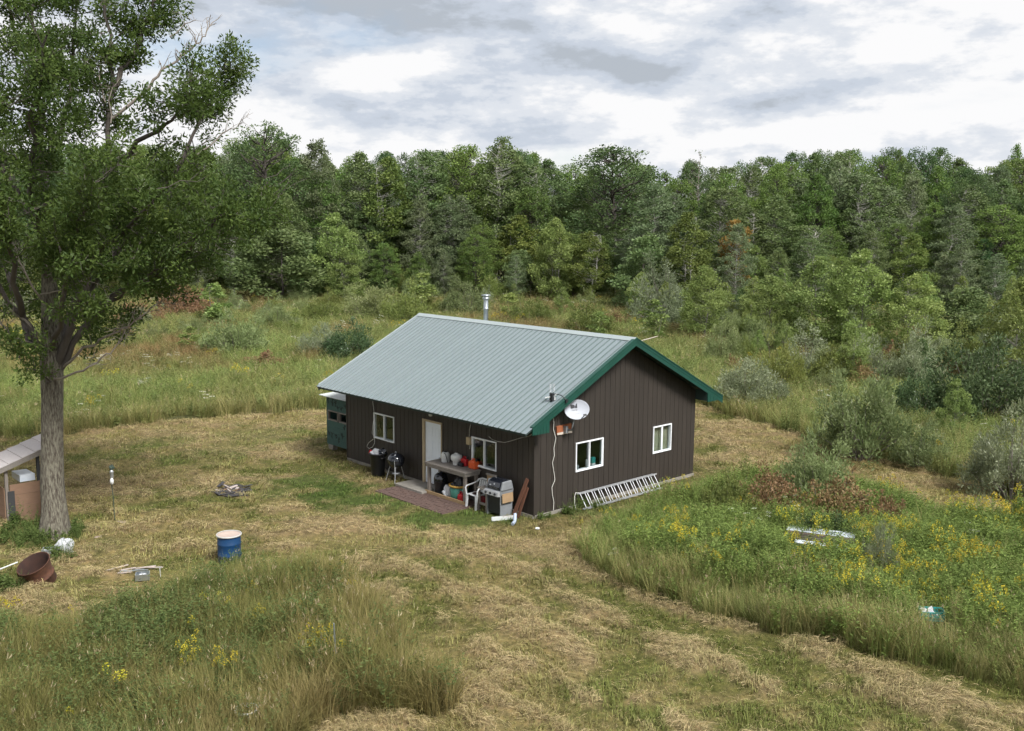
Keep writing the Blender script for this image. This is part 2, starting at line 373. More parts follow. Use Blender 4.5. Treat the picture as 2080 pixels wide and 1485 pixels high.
def mown_colour(x, y):
    pa = fbm(x*.30, y*.30, 52); fi = fbm(x*1.6, y*1.6, 53, 3); g = np.zeros(len(x)); sw_ = swathe(x, y)
    for px, py, r, st in GB: P = G(px, py); g = np.maximum(g, st*(1-sst(np.hypot(x-P[0], y-P[1])+(fi-.5)*2.2, r*.35, r*1.3)))
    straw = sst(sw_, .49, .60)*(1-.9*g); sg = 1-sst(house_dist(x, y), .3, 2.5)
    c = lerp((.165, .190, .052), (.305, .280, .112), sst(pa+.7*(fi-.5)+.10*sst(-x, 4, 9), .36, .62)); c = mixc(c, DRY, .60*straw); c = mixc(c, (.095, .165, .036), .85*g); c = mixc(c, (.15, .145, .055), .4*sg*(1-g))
    return c, straw, g
def build_ground():
    def axis(a, b, step, far, n):
        core = np.arange(a, b+step, step); t = np.linspace(0, 1, n+1)[1:]
        g = step*n*t + (far-step*n)*t**4
        return np.concatenate([a-g[::-1], core, core[-1]+g])
    xs = axis(-24, 26, .2, 2500, 60); ys = axis(12, 60, .2, 2500, 60)
    X, Y = np.meshgrid(xs, ys); x, y = X.ravel(), Y.ravel(); z = zg(x, y)
    nx, ny = len(xs), len(ys); I = np.arange(nx*ny).reshape(ny, nx)
    Fc = np.stack([I[:-1, :-1], I[:-1, 1:], I[1:, 1:], I[1:, :-1]], -1).reshape(-1, 4)
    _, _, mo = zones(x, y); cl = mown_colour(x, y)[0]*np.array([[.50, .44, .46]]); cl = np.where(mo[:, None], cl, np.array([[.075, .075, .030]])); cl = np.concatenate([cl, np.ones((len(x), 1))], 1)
    m = bpy.data.materials.new('ground_soil_and_thatch'); m.use_nodes = True; N, L = m.node_tree.nodes, m.node_tree.links; b = N['Principled BSDF']; b.inputs['Roughness'].default_value = .95
    b.inputs['Specular IOR Level'].default_value = .1
    tc = N.new('ShaderNodeTexCoord')
    def ns(sc, d=8):
        n = N.new('ShaderNodeTexNoise'); n.inputs['Scale'].default_value = sc; n.inputs['Detail'].default_value = d; n.inputs['Roughness'].default_value = .65; L.new(tc.outputs['Object'], n.inputs['Vector']); return n.outputs['Fac']
    def rp(s, st):
        r = N.new('ShaderNodeValToRGB'); e = r.color_ramp.elements
        while len(e) < len(st): e.new(.5)
        for q, (p, c) in zip(e, st): q.position = p; q.color = (*c, 1)
        L.new(s, r.inputs[0]); return r.outputs[0]
    k = rp(ns(6.0), [(.30, (.42, .44, .40)), (.5, (.95, .95, .95)), (.68, (1.5, 1.42, 1.3))])
    at = N.new('ShaderNodeAttribute'); at.attribute_name = 'thatch'
    mx = N.new('ShaderNodeMix'); mx.data_type = 'RGBA'; mx.blend_type = 'MULTIPLY'; mx.inputs[0].default_value = 1; L.new(at.outputs['Color'], mx.inputs[6]); L.new(k, mx.inputs[7]); L.new(mx.outputs[2], b.inputs['Base Color'])
    bp = N.new('ShaderNodeBump'); bp.inputs['Strength'].default_value = .8; bp.inputs['Distance'].default_value = .05; L.new(ns(22, 5), bp.inputs['Height']); L.new(bp.outputs[0], b.inputs['Normal'])
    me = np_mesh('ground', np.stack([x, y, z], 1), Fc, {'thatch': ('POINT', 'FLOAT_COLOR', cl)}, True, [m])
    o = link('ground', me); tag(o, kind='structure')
build_ground()
# ------------------------------------------------------------------ the cabin
def on_hx(px, py, x):                                        # sight line meets the plane at the cabin's own x
    r = ray(px, py); c0 = (0-AX)*HU[0] + (0-AY)*HU[1]; t = (x-c0)/(r[0]*HU[0]+r[1]*HU[1]); return np.array([r[0]*t, r[1]*t, HC+r[2]*t])
def on_hy(px, py, y):
    r = ray(px, py); c0 = (0-AX)*HV[0] + (0-AY)*HV[1]; t = (y-c0)/(r[0]*HV[0]+r[1]*HV[1]); return np.array([r[0]*t, r[1]*t, HC+r[2]*t])
def loc(P): a, b = to_house(P[0], P[1]); return np.array([float(a), float(b), P[2]])
HL, HWD, EV, ZE, ZR, G1, G0 = 9.65, 7.55, .8526, 2.7085, 5.034, .526, .666
SL = (ZR-ZE)/(HWD/2+EV); TH = math.atan(SL)
def roof_z(y): return ZR - SL*abs(y-HWD/2)
house = empty('cabin', (AX, AY, 0), YAW, 'single-storey brown cabin with pale green ribbed metal roof', 'house')

def frame_matrix(o, tx, n):                                  # X along the wall, Y into the wall, Z up
    tx = Vector(tx); n = Vector(n); m = Matrix.Identity(4)
    m.col[0][:3] = tx; m.col[1][:3] = -n; m.col[2][:3] = (0, 0, 1); m.col[3][:3] = o; return m
WALLS = [  # name, origin, along, outward normal, length, top(t), openings (t0,t1,z0,z1)
 ('front_wall', (-HL, 0, 0), (1, 0, 0), (0, -1, 0), HL, lambda t: roof_z(0)-.15, [(HL-7.964, HL-6.774, 1.108, 2.01), (HL-2.731, HL-1.598, 1.108, 2.01), (HL-5.21, HL-4.20, .03, 2.20)]),
 ('gable_wall', (0, 0, 0), (0, 1, 0), (1, 0, 0), HWD, lambda t: roof_z(t)-.15, [(1.69, 2.913, 1.11, 2.005), (5.3185, 6.2625, 1.11, 2.005)]),
 ('rear_wall', (0, HWD, 0), (-1, 0, 0), (0, 1, 0), HL, lambda t: roof_z(0)-.15, []),
 ('far_gable_wall', (-HL, HWD, 0), (0, -1, 0), (-1, 0, 0), HWD, lambda t: roof_z(t)-.15, []),
]
def cells(t0, t1, top, ops, z0, gap=0.0):
    """spans of wall between t0 and t1 round the openings"""
    ed = sorted({t0, t1, *[e for o in ops for e in o[:2] if t0 < e < t1], *([HWD/2] if t0 < HWD/2 < t1 else [])})
    out = []
    for a, b in zip(ed, ed[1:]):
        zs = [z0]; hit = [o for o in ops if o[0] < (a+b)/2 < o[1]]
        segs = []
        lo = z0
        for o in sorted(hit, key=lambda o: o[2]):
            if o[2] > lo: segs.append((lo, lo, o[2], o[2]))
            lo = o[3]
        segs.append((lo, lo, top(a), top(b))); out += [(a, b, *s) for s in segs]
    return out
BW = .2288
for wn, o, tx, n, ln, top, ops in WALLS:
    mb = MB(); fm = frame_matrix(o, tx, n)
    for a, b, za, zb, ta, tb in cells(0, ln, top, ops, 0.0):
        mb.hexa([(a, 0, za), (b, 0, zb), (b, .12, zb), (a, .12, za), (a, 0, ta), (b, 0, tb), (b, .12, tb), (a, .12, ta)])
    wall = mb.build(wn, M['backing'], house, fm)
    nb = int(round(ln/BW)); bw = ln/nb
    for i in range(nb):
        t0, t1 = i*bw+.006, (i+1)*bw-.006
        pcs = []                                             # pieces above and below an opening are boards of their own
        for c in cells(t0, t1, top, ops, .10):
            for q in pcs:
                if any(abs(c[0]-d[1]) < 1e-6 and c[2] < d[4] and d[2] < c[4] for d in q): q.append(c); break
            else: pcs.append([c])
        for q in pcs:
            mb = MB()
            for a, b, za, zb, ta, tb in q:
                y0, y1 = -.024, -.001
                mb.hexa([(a, y0, za), (b, y0, zb), (b, y1, zb), (a, y1, za), (a, y0, ta), (b, y0, tb), (b, y1, tb), (a, y1, ta)])
            mb.build('siding_board', M['siding'], wall)
    mb = MB(); mb.box2((-.0, -.05, -.25), (ln, -.002, .098)); mb.build('foundation_strip', M['concrete'], wall)
for x, y, nm in ((.012, -.012, 1), (-HL-.012, -.012, 1)):
    mb = MB(); mb.box2((x-.028, y-.028, .1), (x+.028, y+.028, roof_z(0)-.16)); mb.build('corner_trim', M['siding'], house)
mb = MB(); mb.box2((-HL+.15, .15, -.02), (-.15, HWD-.15, .04)); mb.build('interior_floor', M['interior'], house)
mb = MB(); mb.box2((-HL+.15, 3.3, .05), (-.15, 3.36, 2.9)); mb.build('interior_partition', M['interior'], house)

def window(o, tx, n, w, h, side, label=None):
    fm = frame_matrix(o, tx, n); f = .036; mb = MB(); y0, y1 = -.055, .07
    mb.box2((0, y0, 0), (w, y1, f)); mb.box2((0, y0, h-f), (w, y1, h)); mb.box2((0, y0+.001, f), (f, y1, h-f)); mb.box2((w-f, y0+.001, f), (w, y1, h-f))
    wo = mb.build('window', M['white'], house, fm)
    mb = MB(); mb.box2((w/2-.017, -.048, f), (w/2+.017, .03, h-f)); mb.build('mullion', M['white'], wo)
    for k in range(2):
        a, b = (f, w/2-.017) if k == 0 else (w/2+.017, w-f)
        yy = -.02 if k == side else .012
        if k == side:
            mb = MB(); s = .020
            mb.box2((a, yy-.012, f), (b, yy+.02, f+s)); mb.box2((a, yy-.012, h-f-s), (b, yy+.02, h-f)); mb.box2((a, yy-.011, f+s), (a+s, yy+.019, h-f-s)); mb.box2((b-s, yy-.011, f+s), (b, yy+.019, h-f-s))
            mb.build('sash', M['white'], wo)
        mb = MB(); mb.box2((a+.001, yy, f+.001), (b-.001, yy+.006, h-f-.001)); mb.build('pane', M['glass'], wo)
    mb = MB(); mb.box2((-.015, .071, -.03), (w+.015, .24, 0)); mb.build('inner_sill', M['white'], wo)
    return wo
window((-7.964, 0, 1.108), (1, 0, 0), (0, -1, 0), 1.19, .902, 0)
window((-2.731, 0, 1.108), (1, 0, 0), (0, -1, 0), 1.133, .902, 0)
wg = window((0, 1.69, 1.11), (0, 1, 0), (1, 0, 0), 1.223, .895, 1)
wc = window((0, 5.3185, 1.11), (0, 1, 0), (1, 0, 0), .944, .895, 0)
mb = MB()
for i in range(26):                                          # gathered curtain behind the far gable window
    a, b = .02+i*.035, .02+(i+1)*.035; d0, d1 = .10+.02*(i % 2), .10+.02*((i+1) % 2)
    mb.add([(a, d0, .02), (b, d1, .02), (b, d1, .88), (a, d0, .88)], [(0, 1, 2, 3)])
mb.build('curtain', M['curtain'], wc)
# door
fm = frame_matrix((-5.112, 0, .1), (1, 0, 0), (0, -1, 0)); mb = MB()
mb.box2((.0, .012, 0), (.86, .05, 2.03))
door = mb.build('door', M['door'], house, fm)
mb = MB()
for cx in (.24, .62):
    for z0, z1 in ((.18, .72), (.86, 1.42), (1.54, 1.86)):
        for a, b, c, d in ((cx-.13, cx+.13, z0, z0+.025), (cx-.13, cx+.13, z1-.025, z1), (cx-.13, cx-.105, z0+.026, z1-.026), (cx+.105, cx+.13, z0+.026, z1-.026)):
            mb.box2((a, .004, c), (b, .0115, d))
mb.build('panel_moulding', M['door'], door)
mb = MB(); mb.lathe([(0, -.07), (.026, -.066), (.03, -.045), (.012, -.02), (.012, .012)], 12, Matrix.Translation((.79, 0, .93)) @ Matrix.Rotation(math.pi/2, 4, 'X') @ Matrix.Scale(-1, 4, (0, 0, 1))); mb.build('door_knob', M['galv'], door)
mb = MB(); mb.box2((-.095, -.05, -.07), (-.004, .1, 2.10)); mb.box2((.864, -.05, -.07), (.905, .1, 2.10)); mb.box2((-.0035, -.05, 2.034), (.8635, .1, 2.10)); mb.build('door_frame', M['jamb'], house, fm)
mb = MB(); mb.box2((-.003, -.075, -.07), (.863, .1, -.002)); mb.build('door_threshold', M['weathered'], house, fm)

# roof
S = math.hypot(HWD/2+EV, ZR-ZE); RL0 = -HL-G0; RW = G1-RL0; NS = 47; sw = RW/NS
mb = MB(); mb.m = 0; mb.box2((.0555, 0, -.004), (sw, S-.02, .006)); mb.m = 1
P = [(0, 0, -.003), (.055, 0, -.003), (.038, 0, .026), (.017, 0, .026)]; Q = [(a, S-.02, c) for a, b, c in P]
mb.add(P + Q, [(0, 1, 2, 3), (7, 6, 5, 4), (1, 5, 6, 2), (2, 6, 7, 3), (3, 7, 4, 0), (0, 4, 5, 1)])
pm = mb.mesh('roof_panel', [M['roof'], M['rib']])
mb = MB()
for sgn in (0, 1):
    y0, y1 = (-EV+.02, HWD/2) if sgn == 0 else (HWD+EV-.02, HWD/2)
    z0, z1 = roof_z(y0)-.012, ZR-.012; t = .115
    pr = [(y0, z0), (y1, z1), (y1, z1-t), (y0, z0-t*.55)]
    xa, xb = RL0+.03, G1-.03
    if sgn: xa, xb = xb, xa
    mb.hexa([(xa, pr[3][0], pr[3][1]), (xb, pr[3][0], pr[3][1]), (xb, pr[2][0], pr[2][1]), (xa, pr[2][0], pr[2][1]), (xa, pr[0][0], pr[0][1]), (xb, pr[0][0], pr[0][1]), (xb, pr[1][0], pr[1][1]), (xa, pr[1][0], pr[1][1])])
roof = mb.build('roof', M['soffit'], house)
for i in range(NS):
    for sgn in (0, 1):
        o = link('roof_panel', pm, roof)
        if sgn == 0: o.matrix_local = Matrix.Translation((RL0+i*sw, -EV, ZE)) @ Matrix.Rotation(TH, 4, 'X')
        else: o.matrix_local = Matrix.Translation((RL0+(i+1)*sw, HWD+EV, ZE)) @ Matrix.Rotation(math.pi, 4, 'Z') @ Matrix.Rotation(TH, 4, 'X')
mb = MB()
for sgn in (-1, 1):
    d = .17; yy = HWD/2+sgn*d; zz = ZR-SL*d+.034
    a = [(RL0-.01, HWD/2, ZR+.046), (G1+.01, HWD/2, ZR+.046), (G1+.01, yy, zz), (RL0-.01, yy, zz)]
    a += [(x, y, z-.012) for x, y, z in a]
    mb.add(a, [(0, 1, 2, 3), (7, 6, 5, 4), (0, 4, 5, 1), (1, 5, 6, 2), (2, 6, 7, 3), (3, 7, 4, 0)] if sgn < 0 else [(3, 2, 1, 0), (4, 5, 6, 7), (1, 5, 4, 0), (2, 6, 5, 1), (3, 7, 6, 2), (0, 4, 7, 3)])
mb.build('ridge_cap', M['ridge'], roof)
for xr, ya in ((G1, -.60), (RL0, -.78)):
    s = 1 if xr > 0 else -1
    for sg in (0, 1):
        y0 = ya if sg == 0 else HWD+EV-.02
        z0 = roof_z(y0); yc, zc = HWD/2, ZR
        def pr(xa, xb, up, dn, nm, mt, ye=0):
            mb = MB(); c = (0 if sg == 0 else 1)
            p = [(xa, y0, z0-dn), (xb, y0, z0-dn), (xb, yc, zc-dn), (xa, yc, zc-dn), (xa, y0, z0+up), (xb, y0, z0+up), (xb, yc, zc+up), (xa, yc, zc+up)]
            if (sg == 1) != (s < 0): p = [p[i] for i in (1, 0, 3, 2, 5, 4, 7, 6)]
            mb.hexa(p); mb.build(nm, mt, roof)
        if s > 0:
            pr(xr-.028*s, xr+.012*s, .004, .215, 'rake_fascia', M['green'])
            pr(xr-.10*s, xr+.030*s, .040, -.006, 'rake_trim', M['green'])
            pr(xr+.013*s, xr+.024*s, -.060, .085, 'rake_bead', M['green'])
        else:
            pr(xr-.028*s, xr+.008*s, .002, .19, 'rake_fascia', M['green']); pr(xr-.05*s, xr+.014*s, .034, -.008, 'rake_trim', M['ridge'])
# boxed eave ends
for ya, yb, nm in ((-.53, .07, 'a'), (HWD-.02, HWD+.78, 'b')):
    zb = 2.66; e = MB(); xa, xb = .03, G1-.03
    for x0, x1 in ((xa, xb),):
        p = [(x0, ya, zb), (x1, ya, zb), (x1, yb, zb), (x0, yb, zb)] + [(x, y, max(zb+.02, roof_z(y)-.13)) for x, y in ((x0, ya), (x1, ya), (x1, yb), (x0, yb))]
        e.hexa(p)
    eb = e.build('eave_box', M['soffit'], roof)
    k = 5; st = (yb-ya)/k
    for i in range(k):
        y0, y1 = ya+i*st+.004, ya+(i+1)*st-.004; m2 = MB()
        m2.hexa([(xb+.001, y0, zb-.03), (xb+.040, y0, zb-.03), (xb+.040, y1, zb-.03), (xb+.001, y1, zb-.03)] + [(x, y, roof_z(y)-.05) for x, y in ((xb+.001, y0), (xb+.040, y0), (xb+.040, y1), (xb+.001, y1))])
        m2.build('eave_return_strip', M['green'], eb)
# chimney pipe on the rear slope
cx, cy_ = -6.8, 4.10
mb = MB(); mb.lathe([(.085, 4.7), (.085, 5.42), (.094, 5.43), (.094, 5.47), (.085, 5.48), (.085, 5.86)], 20); ch = mb.build('chimney_pipe', M['galv'], house, Matrix.Translation((cx, cy_, 0)))
mb = MB(); mb.lathe([(.085, 5.78), (.125, 5.79), (.125, 5.86), (.10, 5.87), (.10, 5.92), (.165, 5.925), (.165, 5.955), (.0, 5.985)], 20); mb.build('chimney_cap', M['galv'], ch)
mb = MB(); mb.tube([loc(on_hx(1303, 692, .35)), loc(on_hx(1336, 683, .55))], .012, 6); mb.build('aerial_rod', M['offwhite'], roof)
# fittings and cables on the walls
mb = MB(); mb.box2((-2.91, -.12, 1.74), (-2.75, -.026, 1.97)); mb.build('junction_box', M['tanbox'], house)
mb = MB(); mb.lathe([(0, 0), (.05, 0), (.05, .03), (.0, .03)], 10, Matrix.Translation((-4.07, -.55, 2.60))); 
for s in (-1, 1): mb.lathe([(.015, .03), (.045, -.05), (.06, -.12), (.0, -.11)], 10, Matrix.Translation((-4.07+s*.05, -.55, 2.62)) @ Matrix.Rotation(s*.7, 4, 'Y') @ Matrix.Rotation(-.5, 4, 'X'))
mb.build('flood_light', M['tank'], house)
def wire(name, pts, r, m, parent=house): b = MB(); b.tube(pts, r, 6); return b.build(name, m, parent)
Y0 = -.034
wire('cable', [loc(on_hy(a, b, Y0)) for a, b in ((956, 862), (954, 872), (953, 887), (955, 903), (954, 912))], .007, M['cable'])
wire('cable', [loc(on_hy(a, b, Y0-.03)) for a, b in ((993, 887), (1000, 893), (1012, 897), (1025, 899), (1040, 895), (1060, 889), (1075, 886), (1083, 880))], .007, M['cable'])
wire('cable', [loc(on_hy(a, b, Y0-.02)) for a, b in ((757, 815), (759, 830), (760, 845), (757, 865), (756, 880), (761, 889), (761, 900), (757, 908), (750, 911), (745, 908), (748, 900), (756, 894), (761, 890))], .009, M['cable'])
wire('cable', [loc(on_hx(a, b, .06)) for a, b in ((1124, 848), (1125, 858), (1124, 872), (1129, 890), (1125, 910), (1126, 925), (1122, 940), (1126, 965), (1127, 975), (1121, 990), (1122, 1005), (1125, 1020), (1124, 1036))], .011, M['cable'])

# satellite dish
db = empty('satellite_dish', on_hx(1144, 872, .03), 0, 'grey oval satellite dish with black logo on the gable wall', 'satellite dish')
def wloc(o, P): return Vector(P) - Vector(o.location)
mb = MB(); q = [Vector(on_hx(a, b, .03)) - Vector(db.location) for a, b in ((1130, 884), (1160, 879), (1159, 859), (1129, 866))]
nn = Vector((HU[0], HU[1], 0)); mb.hexa([q[0]-nn*.01, q[0]+nn*.04, q[1]+nn*.04, q[1]-nn*.01, q[3]-nn*.01, q[3]+nn*.04, q[2]+nn*.04, q[2]-nn*.01]); brd = mb.build('mounting_board', M['mount'], db)
mb = MB(); q2 = [q[0]+(q[3]-q[0])*t for t in (.02, .27)]; q3 = [q[1]+(q[2]-q[1])*t for t in (.02, .27)]
mb.hexa([q2[0]+nn*.041, q2[0]+nn*.046, q3[0]+nn*.046, q3[0]+nn*.041, q2[1]+nn*.041, q2[1]+nn*.046, q3[1]+nn*.046, q3[1]+nn*.041]); mb.build('bare_strip', M['offwhite'], brd)
dc = Vector(on_hx(1172, 832, .45)); dn = Vector((.10, -.93, .36)).normalized()
mb = MB(); c0 = (q[0]+q[2])/2 + Vector((0, 0, 0)); mb.box(c0+nn*.09, (.12, .10, .2), YAW); mb.tube([c0+nn*.10, c0+nn*.22+Vector((.08, 0, .0)), wloc(db, on_hx(1163, 866, .40)), wloc(db, dc)-dn*.07], .022, 10); mb.build('mast', M['cover'], db)
rx = dn.cross(Vector((0, 0, 1))).normalized()*-1; rz_ = dn.cross(rx)*1
if rz_.z < 0: rz_ = -rz_
if rx.x < 0: rx = -rx
tl = .10; rx, rz_ = rx*math.cos(tl)+rz_*math.sin(tl), rz_*math.cos(tl)-rx*math.sin(tl)
DM = Matrix.Identity(4); DM.col[0][:3] = rx; DM.col[1][:3] = rz_; DM.col[2][:3] = dn; DM.col[3][:3] = wloc(db, dc)
mb = MB(); A_, B_ = .37, .295
prof = [(0, -.055), (.35, -.048), (.7, -.028), (.96, -.002), (1.0, .006), (1.0, -.008), (.96, -.016), (.7, -.042), (.35, -.062), (0, -.07)]
n = 36; vs = []; fs = []
for r, z in prof:
    for k in range(n): a = 2*math.pi*k/n; vs.append((A_*r*math.cos(a), B_*r*math.sin(a), z))
for i in range(len(prof)-1):
    for k in range(n): fs.append((i*n+k, i*n+(k+1) % n, (i+1)*n+(k+1) % n, (i+1)*n+k))
mb.add(vs, fs, True); refl = mb.build('reflector', M['dish'], db, DM)
def dz(x, y): return -.055 + .055*((x/A_)**2+(y/B_)**2) + .004
def decal(polys, name, m, z=.004):
    b = MB()
    for poly in polys: b.add([(x, y, dz(x, y)+z) for x, y in poly], [tuple(range(len(poly)))])
    return b.build(name, m, refl)
lx, ly, k = -.075, .115, .095
left = [(lx-k, ly-.065), (lx-.02, ly-.06)] + [(lx-.02+.055*math.sin(t), ly-.005-.055*math.cos(t)) for t in np.linspace(.4, 2.4, 8)] + [(lx-k, ly+.058)]
right = [(lx+.10, ly+.075), (lx+.072, ly+.07)] + [(lx+.085-.09*math.sin(t)*.6, ly+.07-.13*t/1.5) for t in np.linspace(.15, 1.35, 7)] + [(lx+.005, ly-.062), (lx+.10, ly-.062)]
decal([left], 'logo', M['ink']); decal([right], 'logo', M['ink'])
def text(name, body, size, mat_, parent, Mx, align='CENTER'):
    c = bpy.data.curves.new(name, 'FONT'); c.body = body; c.size = size; c.align_x = align; c.extrude = .0008
    o = bpy.data.objects.new(name, c); col.objects.link(o); dg = bpy.context.evaluated_depsgraph_get(); me = bpy.data.meshes.new_from_object(o.evaluated_get(dg)); bpy.data.objects.remove(o)
    me.materials.clear(); me.materials.append(mat_); o = link(name, me, parent); o.matrix_local = Mx; return o
text('lettering', 'DIRECTV', .052, M['inkgrey'], refl, Matrix.Translation((lx, ly-.128, dz(lx, ly-.12)+.006)))
decal([[(-.09, -.125), (.055, -.118), (.055, -.112), (-.09, -.118)]], 'printed_line', M['inkgrey'])
mb = MB(); mb.tube([(.10, -.27, -.02), (.12, -.26, .10), (.14, -.24, .30)], .014, 8); mb.box((.145, -.235, .33), (.09, .05, .06)); mb.build('feed_arm', M['bkplastic'], refl)

# small television aerial on a bent arm above the roof edge
P0, P1 = on_hx(1150, 812, .56), on_hx(1121, 806, .15)
an = empty('roof_aerial', P0, 0, 'small white aerial with black box on bent arm above the roof edge', 'aerial')
d1 = Vector(P1)-Vector(P0)
mb = MB(); mb.tube([(0, 0, 0), Vector(on_hx(1140, 803, .45))-Vector(P0), Vector(on_hx(1128, 800, .25))-Vector(P0), d1+Vector((0, 0, .05))], .014, 8); mb.box((0, 0, -.03), (.08, .08, .1), YAW); mb.build('arm', M['bkplastic'], an)
mb = MB(); mb.box(d1, (.11, .09, .22), YAW); mb.build('amplifier_box', M['bkplastic'], an)
mb = MB()
for i in range(6):
    z = .14+i*.042
    for s in (-1, 1):
        mb.tube([d1+Vector((s*.02, 0, z)), d1+Vector((s*.05, -.01, z+.018)), d1+Vector((s*.085, 0, z-.004))], .007, 5)
for s in (-1, 1): mb.tube([d1+Vector((s*.03, 0, .10)), d1+Vector((s*.03, 0, .38))], .006, 5)
mb.build('whisker_elements', M['alu'], an)
mb = MB(); mb.bar(d1+Vector((-.19, .02, -.03)), d1+Vector((-.05, 0, .0)), .05, .02); mb.bar(d1+Vector((.05, 0, .02)), d1+Vector((.15, .02, .09)), .05, .02); mb.box(d1+Vector((.09, 0, -.05)), (.05, .03, .09)); mb.build('reflector_fins', M['tank'], an)

# things seen on the inner sill of the gable window
def local_thing(name, x, y, z, rz, label, cat, group=None): return empty(name, HW(x, y, z), YAW+rz, label, cat, group)
sx = -.16
t = local_thing('canister', sx, 2.44, 1.112, 0, 'white canister with dark mark standing inside the gable window', 'canister'); mb = MB(); mb.lathe([(0, 0), (.065, 0), (.07, .01), (.07, .22), (.06, .235), (0, .235)], 16); mb.build('body', M['tank'], t)
mb = MB(); mb.add([(.0705*math.cos(a), .0705*math.sin(a), z) for z in (.06, .16) for a in (-.5, -.1, .3)], [(0, 1, 4, 3), (1, 2, 5, 4)]); mb.build('printed_mark', M['ink'], t)
t = local_thing('carton', sx, 2.66, 1.112, .1, 'teal box standing inside the gable window', 'box'); mb = MB(); mb.box2((-.05, -.08, .0), (.05, .08, .1)); mb.build('base', M['tank'], t); mb = MB(); mb.box2((-.051, -.081, .101), (.051, .081, .27)); mb.build('body', M['teal'], t, bevel=.006)
t = local_thing('jar', sx, 1.93, 1.112, 0, 'grey jar behind the dark pane of the gable window', 'jar'); mb = MB(); mb.lathe([(0, 0), (.08, 0), (.085, .02), (.085, .13), (.07, .15), (0, .15)], 16); mb.build('body', M['cover'], t)

# ------------------------------------------------------------------ hunting blind behind the cabin's far corner
bl = empty('hunting_blind', HW(-11.62, .42), YAW, 'small dark green board blind with camouflage strokes beside the cabin', 'hunting blind')
W_, D_, z0 = 1.62, 1.5, .22
mb = MB(); mb.box2((.03, .03, z0), (W_-.03, D_-.03, z0+.08)); mb.build('floor', M['weathered'], bl)
for x in (0, W_):
    for y in (0, D_):
        mb = MB(); mb.box2((x-.035, y-.035, z0), (x+.035, y+.035, 2.06)); mb.build('corner_post', M['blind'], bl)
rows = [(z0, .44), (.445, .68), (.685, .92), (.925, 1.14), (1.54, 1.72), (1.725, 1.9), (1.905, 2.06)]
for a, b in rows:
    mb = MB(); mb.box2((.036, -.03, a), (W_-.036, -.005, b)); mb.build('front_board', M['blind'], bl)
    mb = MB(); mb.box2((-.03, .036, a), (-.005, D_-.036, b)); mb.build('side_board', M['blind'], bl)
    mb = MB(); mb.box2((.036, D_+.005, a), (W_-.036, D_+.03, b)); mb.build('back_board', M['blind'], bl)
mb = MB(); mb.box2((-.03, .036, 1.145), (-.005, D_-.036, 1.535)); mb.build('side_board', M['blind'], bl)
mb = MB(); mb.box2((.036, D_+.005, 1.145), (W_-.036, D_+.03, 1.535)); mb.build('back_board', M['blind'], bl)
for xa, xb in ((.05, .72), (.80, 1.57)):
    mb = MB()
    for p, q_ in (((xa, 1.15), (xb, 1.19)), ((xa, 1.49), (xb, 1.53)), ((xa, 1.191), (xa+.035, 1.489)), ((xb-.035, 1.191), (xb, 1.489))): mb.box2((p[0], -.04, p[1]), (q_[0], .05, q_[1]))
    mb.build('window_frame', M['weathered'], bl)
rr = random.Random(4); mb = MB()
for (za, zb) in ((.30, 1.10), (1.58, 2.02)):
    for i in range(7):
        x = .12+i*.215+rr.uniform(-.04, .04); h = rr.uniform(.14, .3); zz = rr.uniform(za, zb-h*.9)
        mb.bar((x, -.032, zz), (x+rr.uniform(-.03, .03), -.032, zz+h), .004, .035, (1, 0, 0))
        for k in range(3):
            t_ = rr.uniform(.3, 1); s = rr.choice((-1, 1)); mb.bar((x, -.0335, zz+h*t_-.05), (x+s*.09, -.0335, zz+h*t_+.03), .004, .026, (1, 0, 0))
mb.build('camouflage_strokes', M['camo'], bl)
mb = MB(); mb.hexa([(-.25, -.22, 2.07), (W_+.1, -.22, 2.07), (W_+.1, D_+.2, 2.16), (-.25, D_+.2, 2.16), (-.25, -.22, 2.09), (W_+.1, -.22, 2.09), (W_+.1, D_+.2, 2.18), (-.25, D_+.2, 2.18)])
rs = mb.build('roof', M['sheet'], bl)
for i in range(10):
    mb = MB(); x = -.2+i*.19; mb.hexa([(x, -.215, 2.0905), (x+.03, -.215, 2.0905), (x+.03, D_+.19, 2.1805), (x, D_+.19, 2.1805), (x+.006, -.215, 2.106), (x+.024, -.215, 2.106), (x+.024, D_+.19, 2.196), (x+.006, D_+.19, 2.196)]); mb.build('roof_rib', M['sheet'], rs)
for x, y in ((.1, .1), (W_-.18, .1), (.1, D_-.2), (W_-.18, D_-.2)):
    mb = MB(); mb.box2((x-.12, y-.1, 0), (x+.2, y+.1, z0-.002)); mb.build('concrete_block', M['concrete'], bl, bevel=.008)
# ------------------------------------------------------------------ on the porch
def thing_at(name, px, py, z, rz, label, cat, group=None):   # base stands where the sight line meets height z
    P = G(px, py, z); return empty(name, P, YAW+rz, label, cat, group)
RNG = random.Random(11)
# brick patio and door slab
pa = empty('brick_patio', HW(-5.5, -1.74), YAW, 'red-brown brick paving in front of the white door', 'patio')
mb = MB(); mb.box2((0, 0, -.1), (3.42, 1.68, .012)); mb.build('sand_bed', M['mortar'], pa)
mb = MB(); r = 0; y = .0
while y < 1.66:
    x = -.1 if r % 2 else 0.0
    while x < 3.4:
        a, b = max(0, x), min(3.42, x+.2)
        if b-a > .04: mb.box2((a+.004, y+.004, 0), (b-.004, min(1.68, y+.1)-.004, .030+RNG.uniform(-.006, .006)))
        x += .206
    y += .104; r += 1
tag(mb.build('paver_bricks', M['brick'], pa), kind='stuff')
sl = empty('door_slab', HW(-5.62, -.88), YAW, 'grey concrete step slab below the white door', 'step'); mb = MB(); mb.box2((0, 0, -.05), (1.45, .80, .10)); mb.build('slab', M['concrete'], sl, bevel=.015)
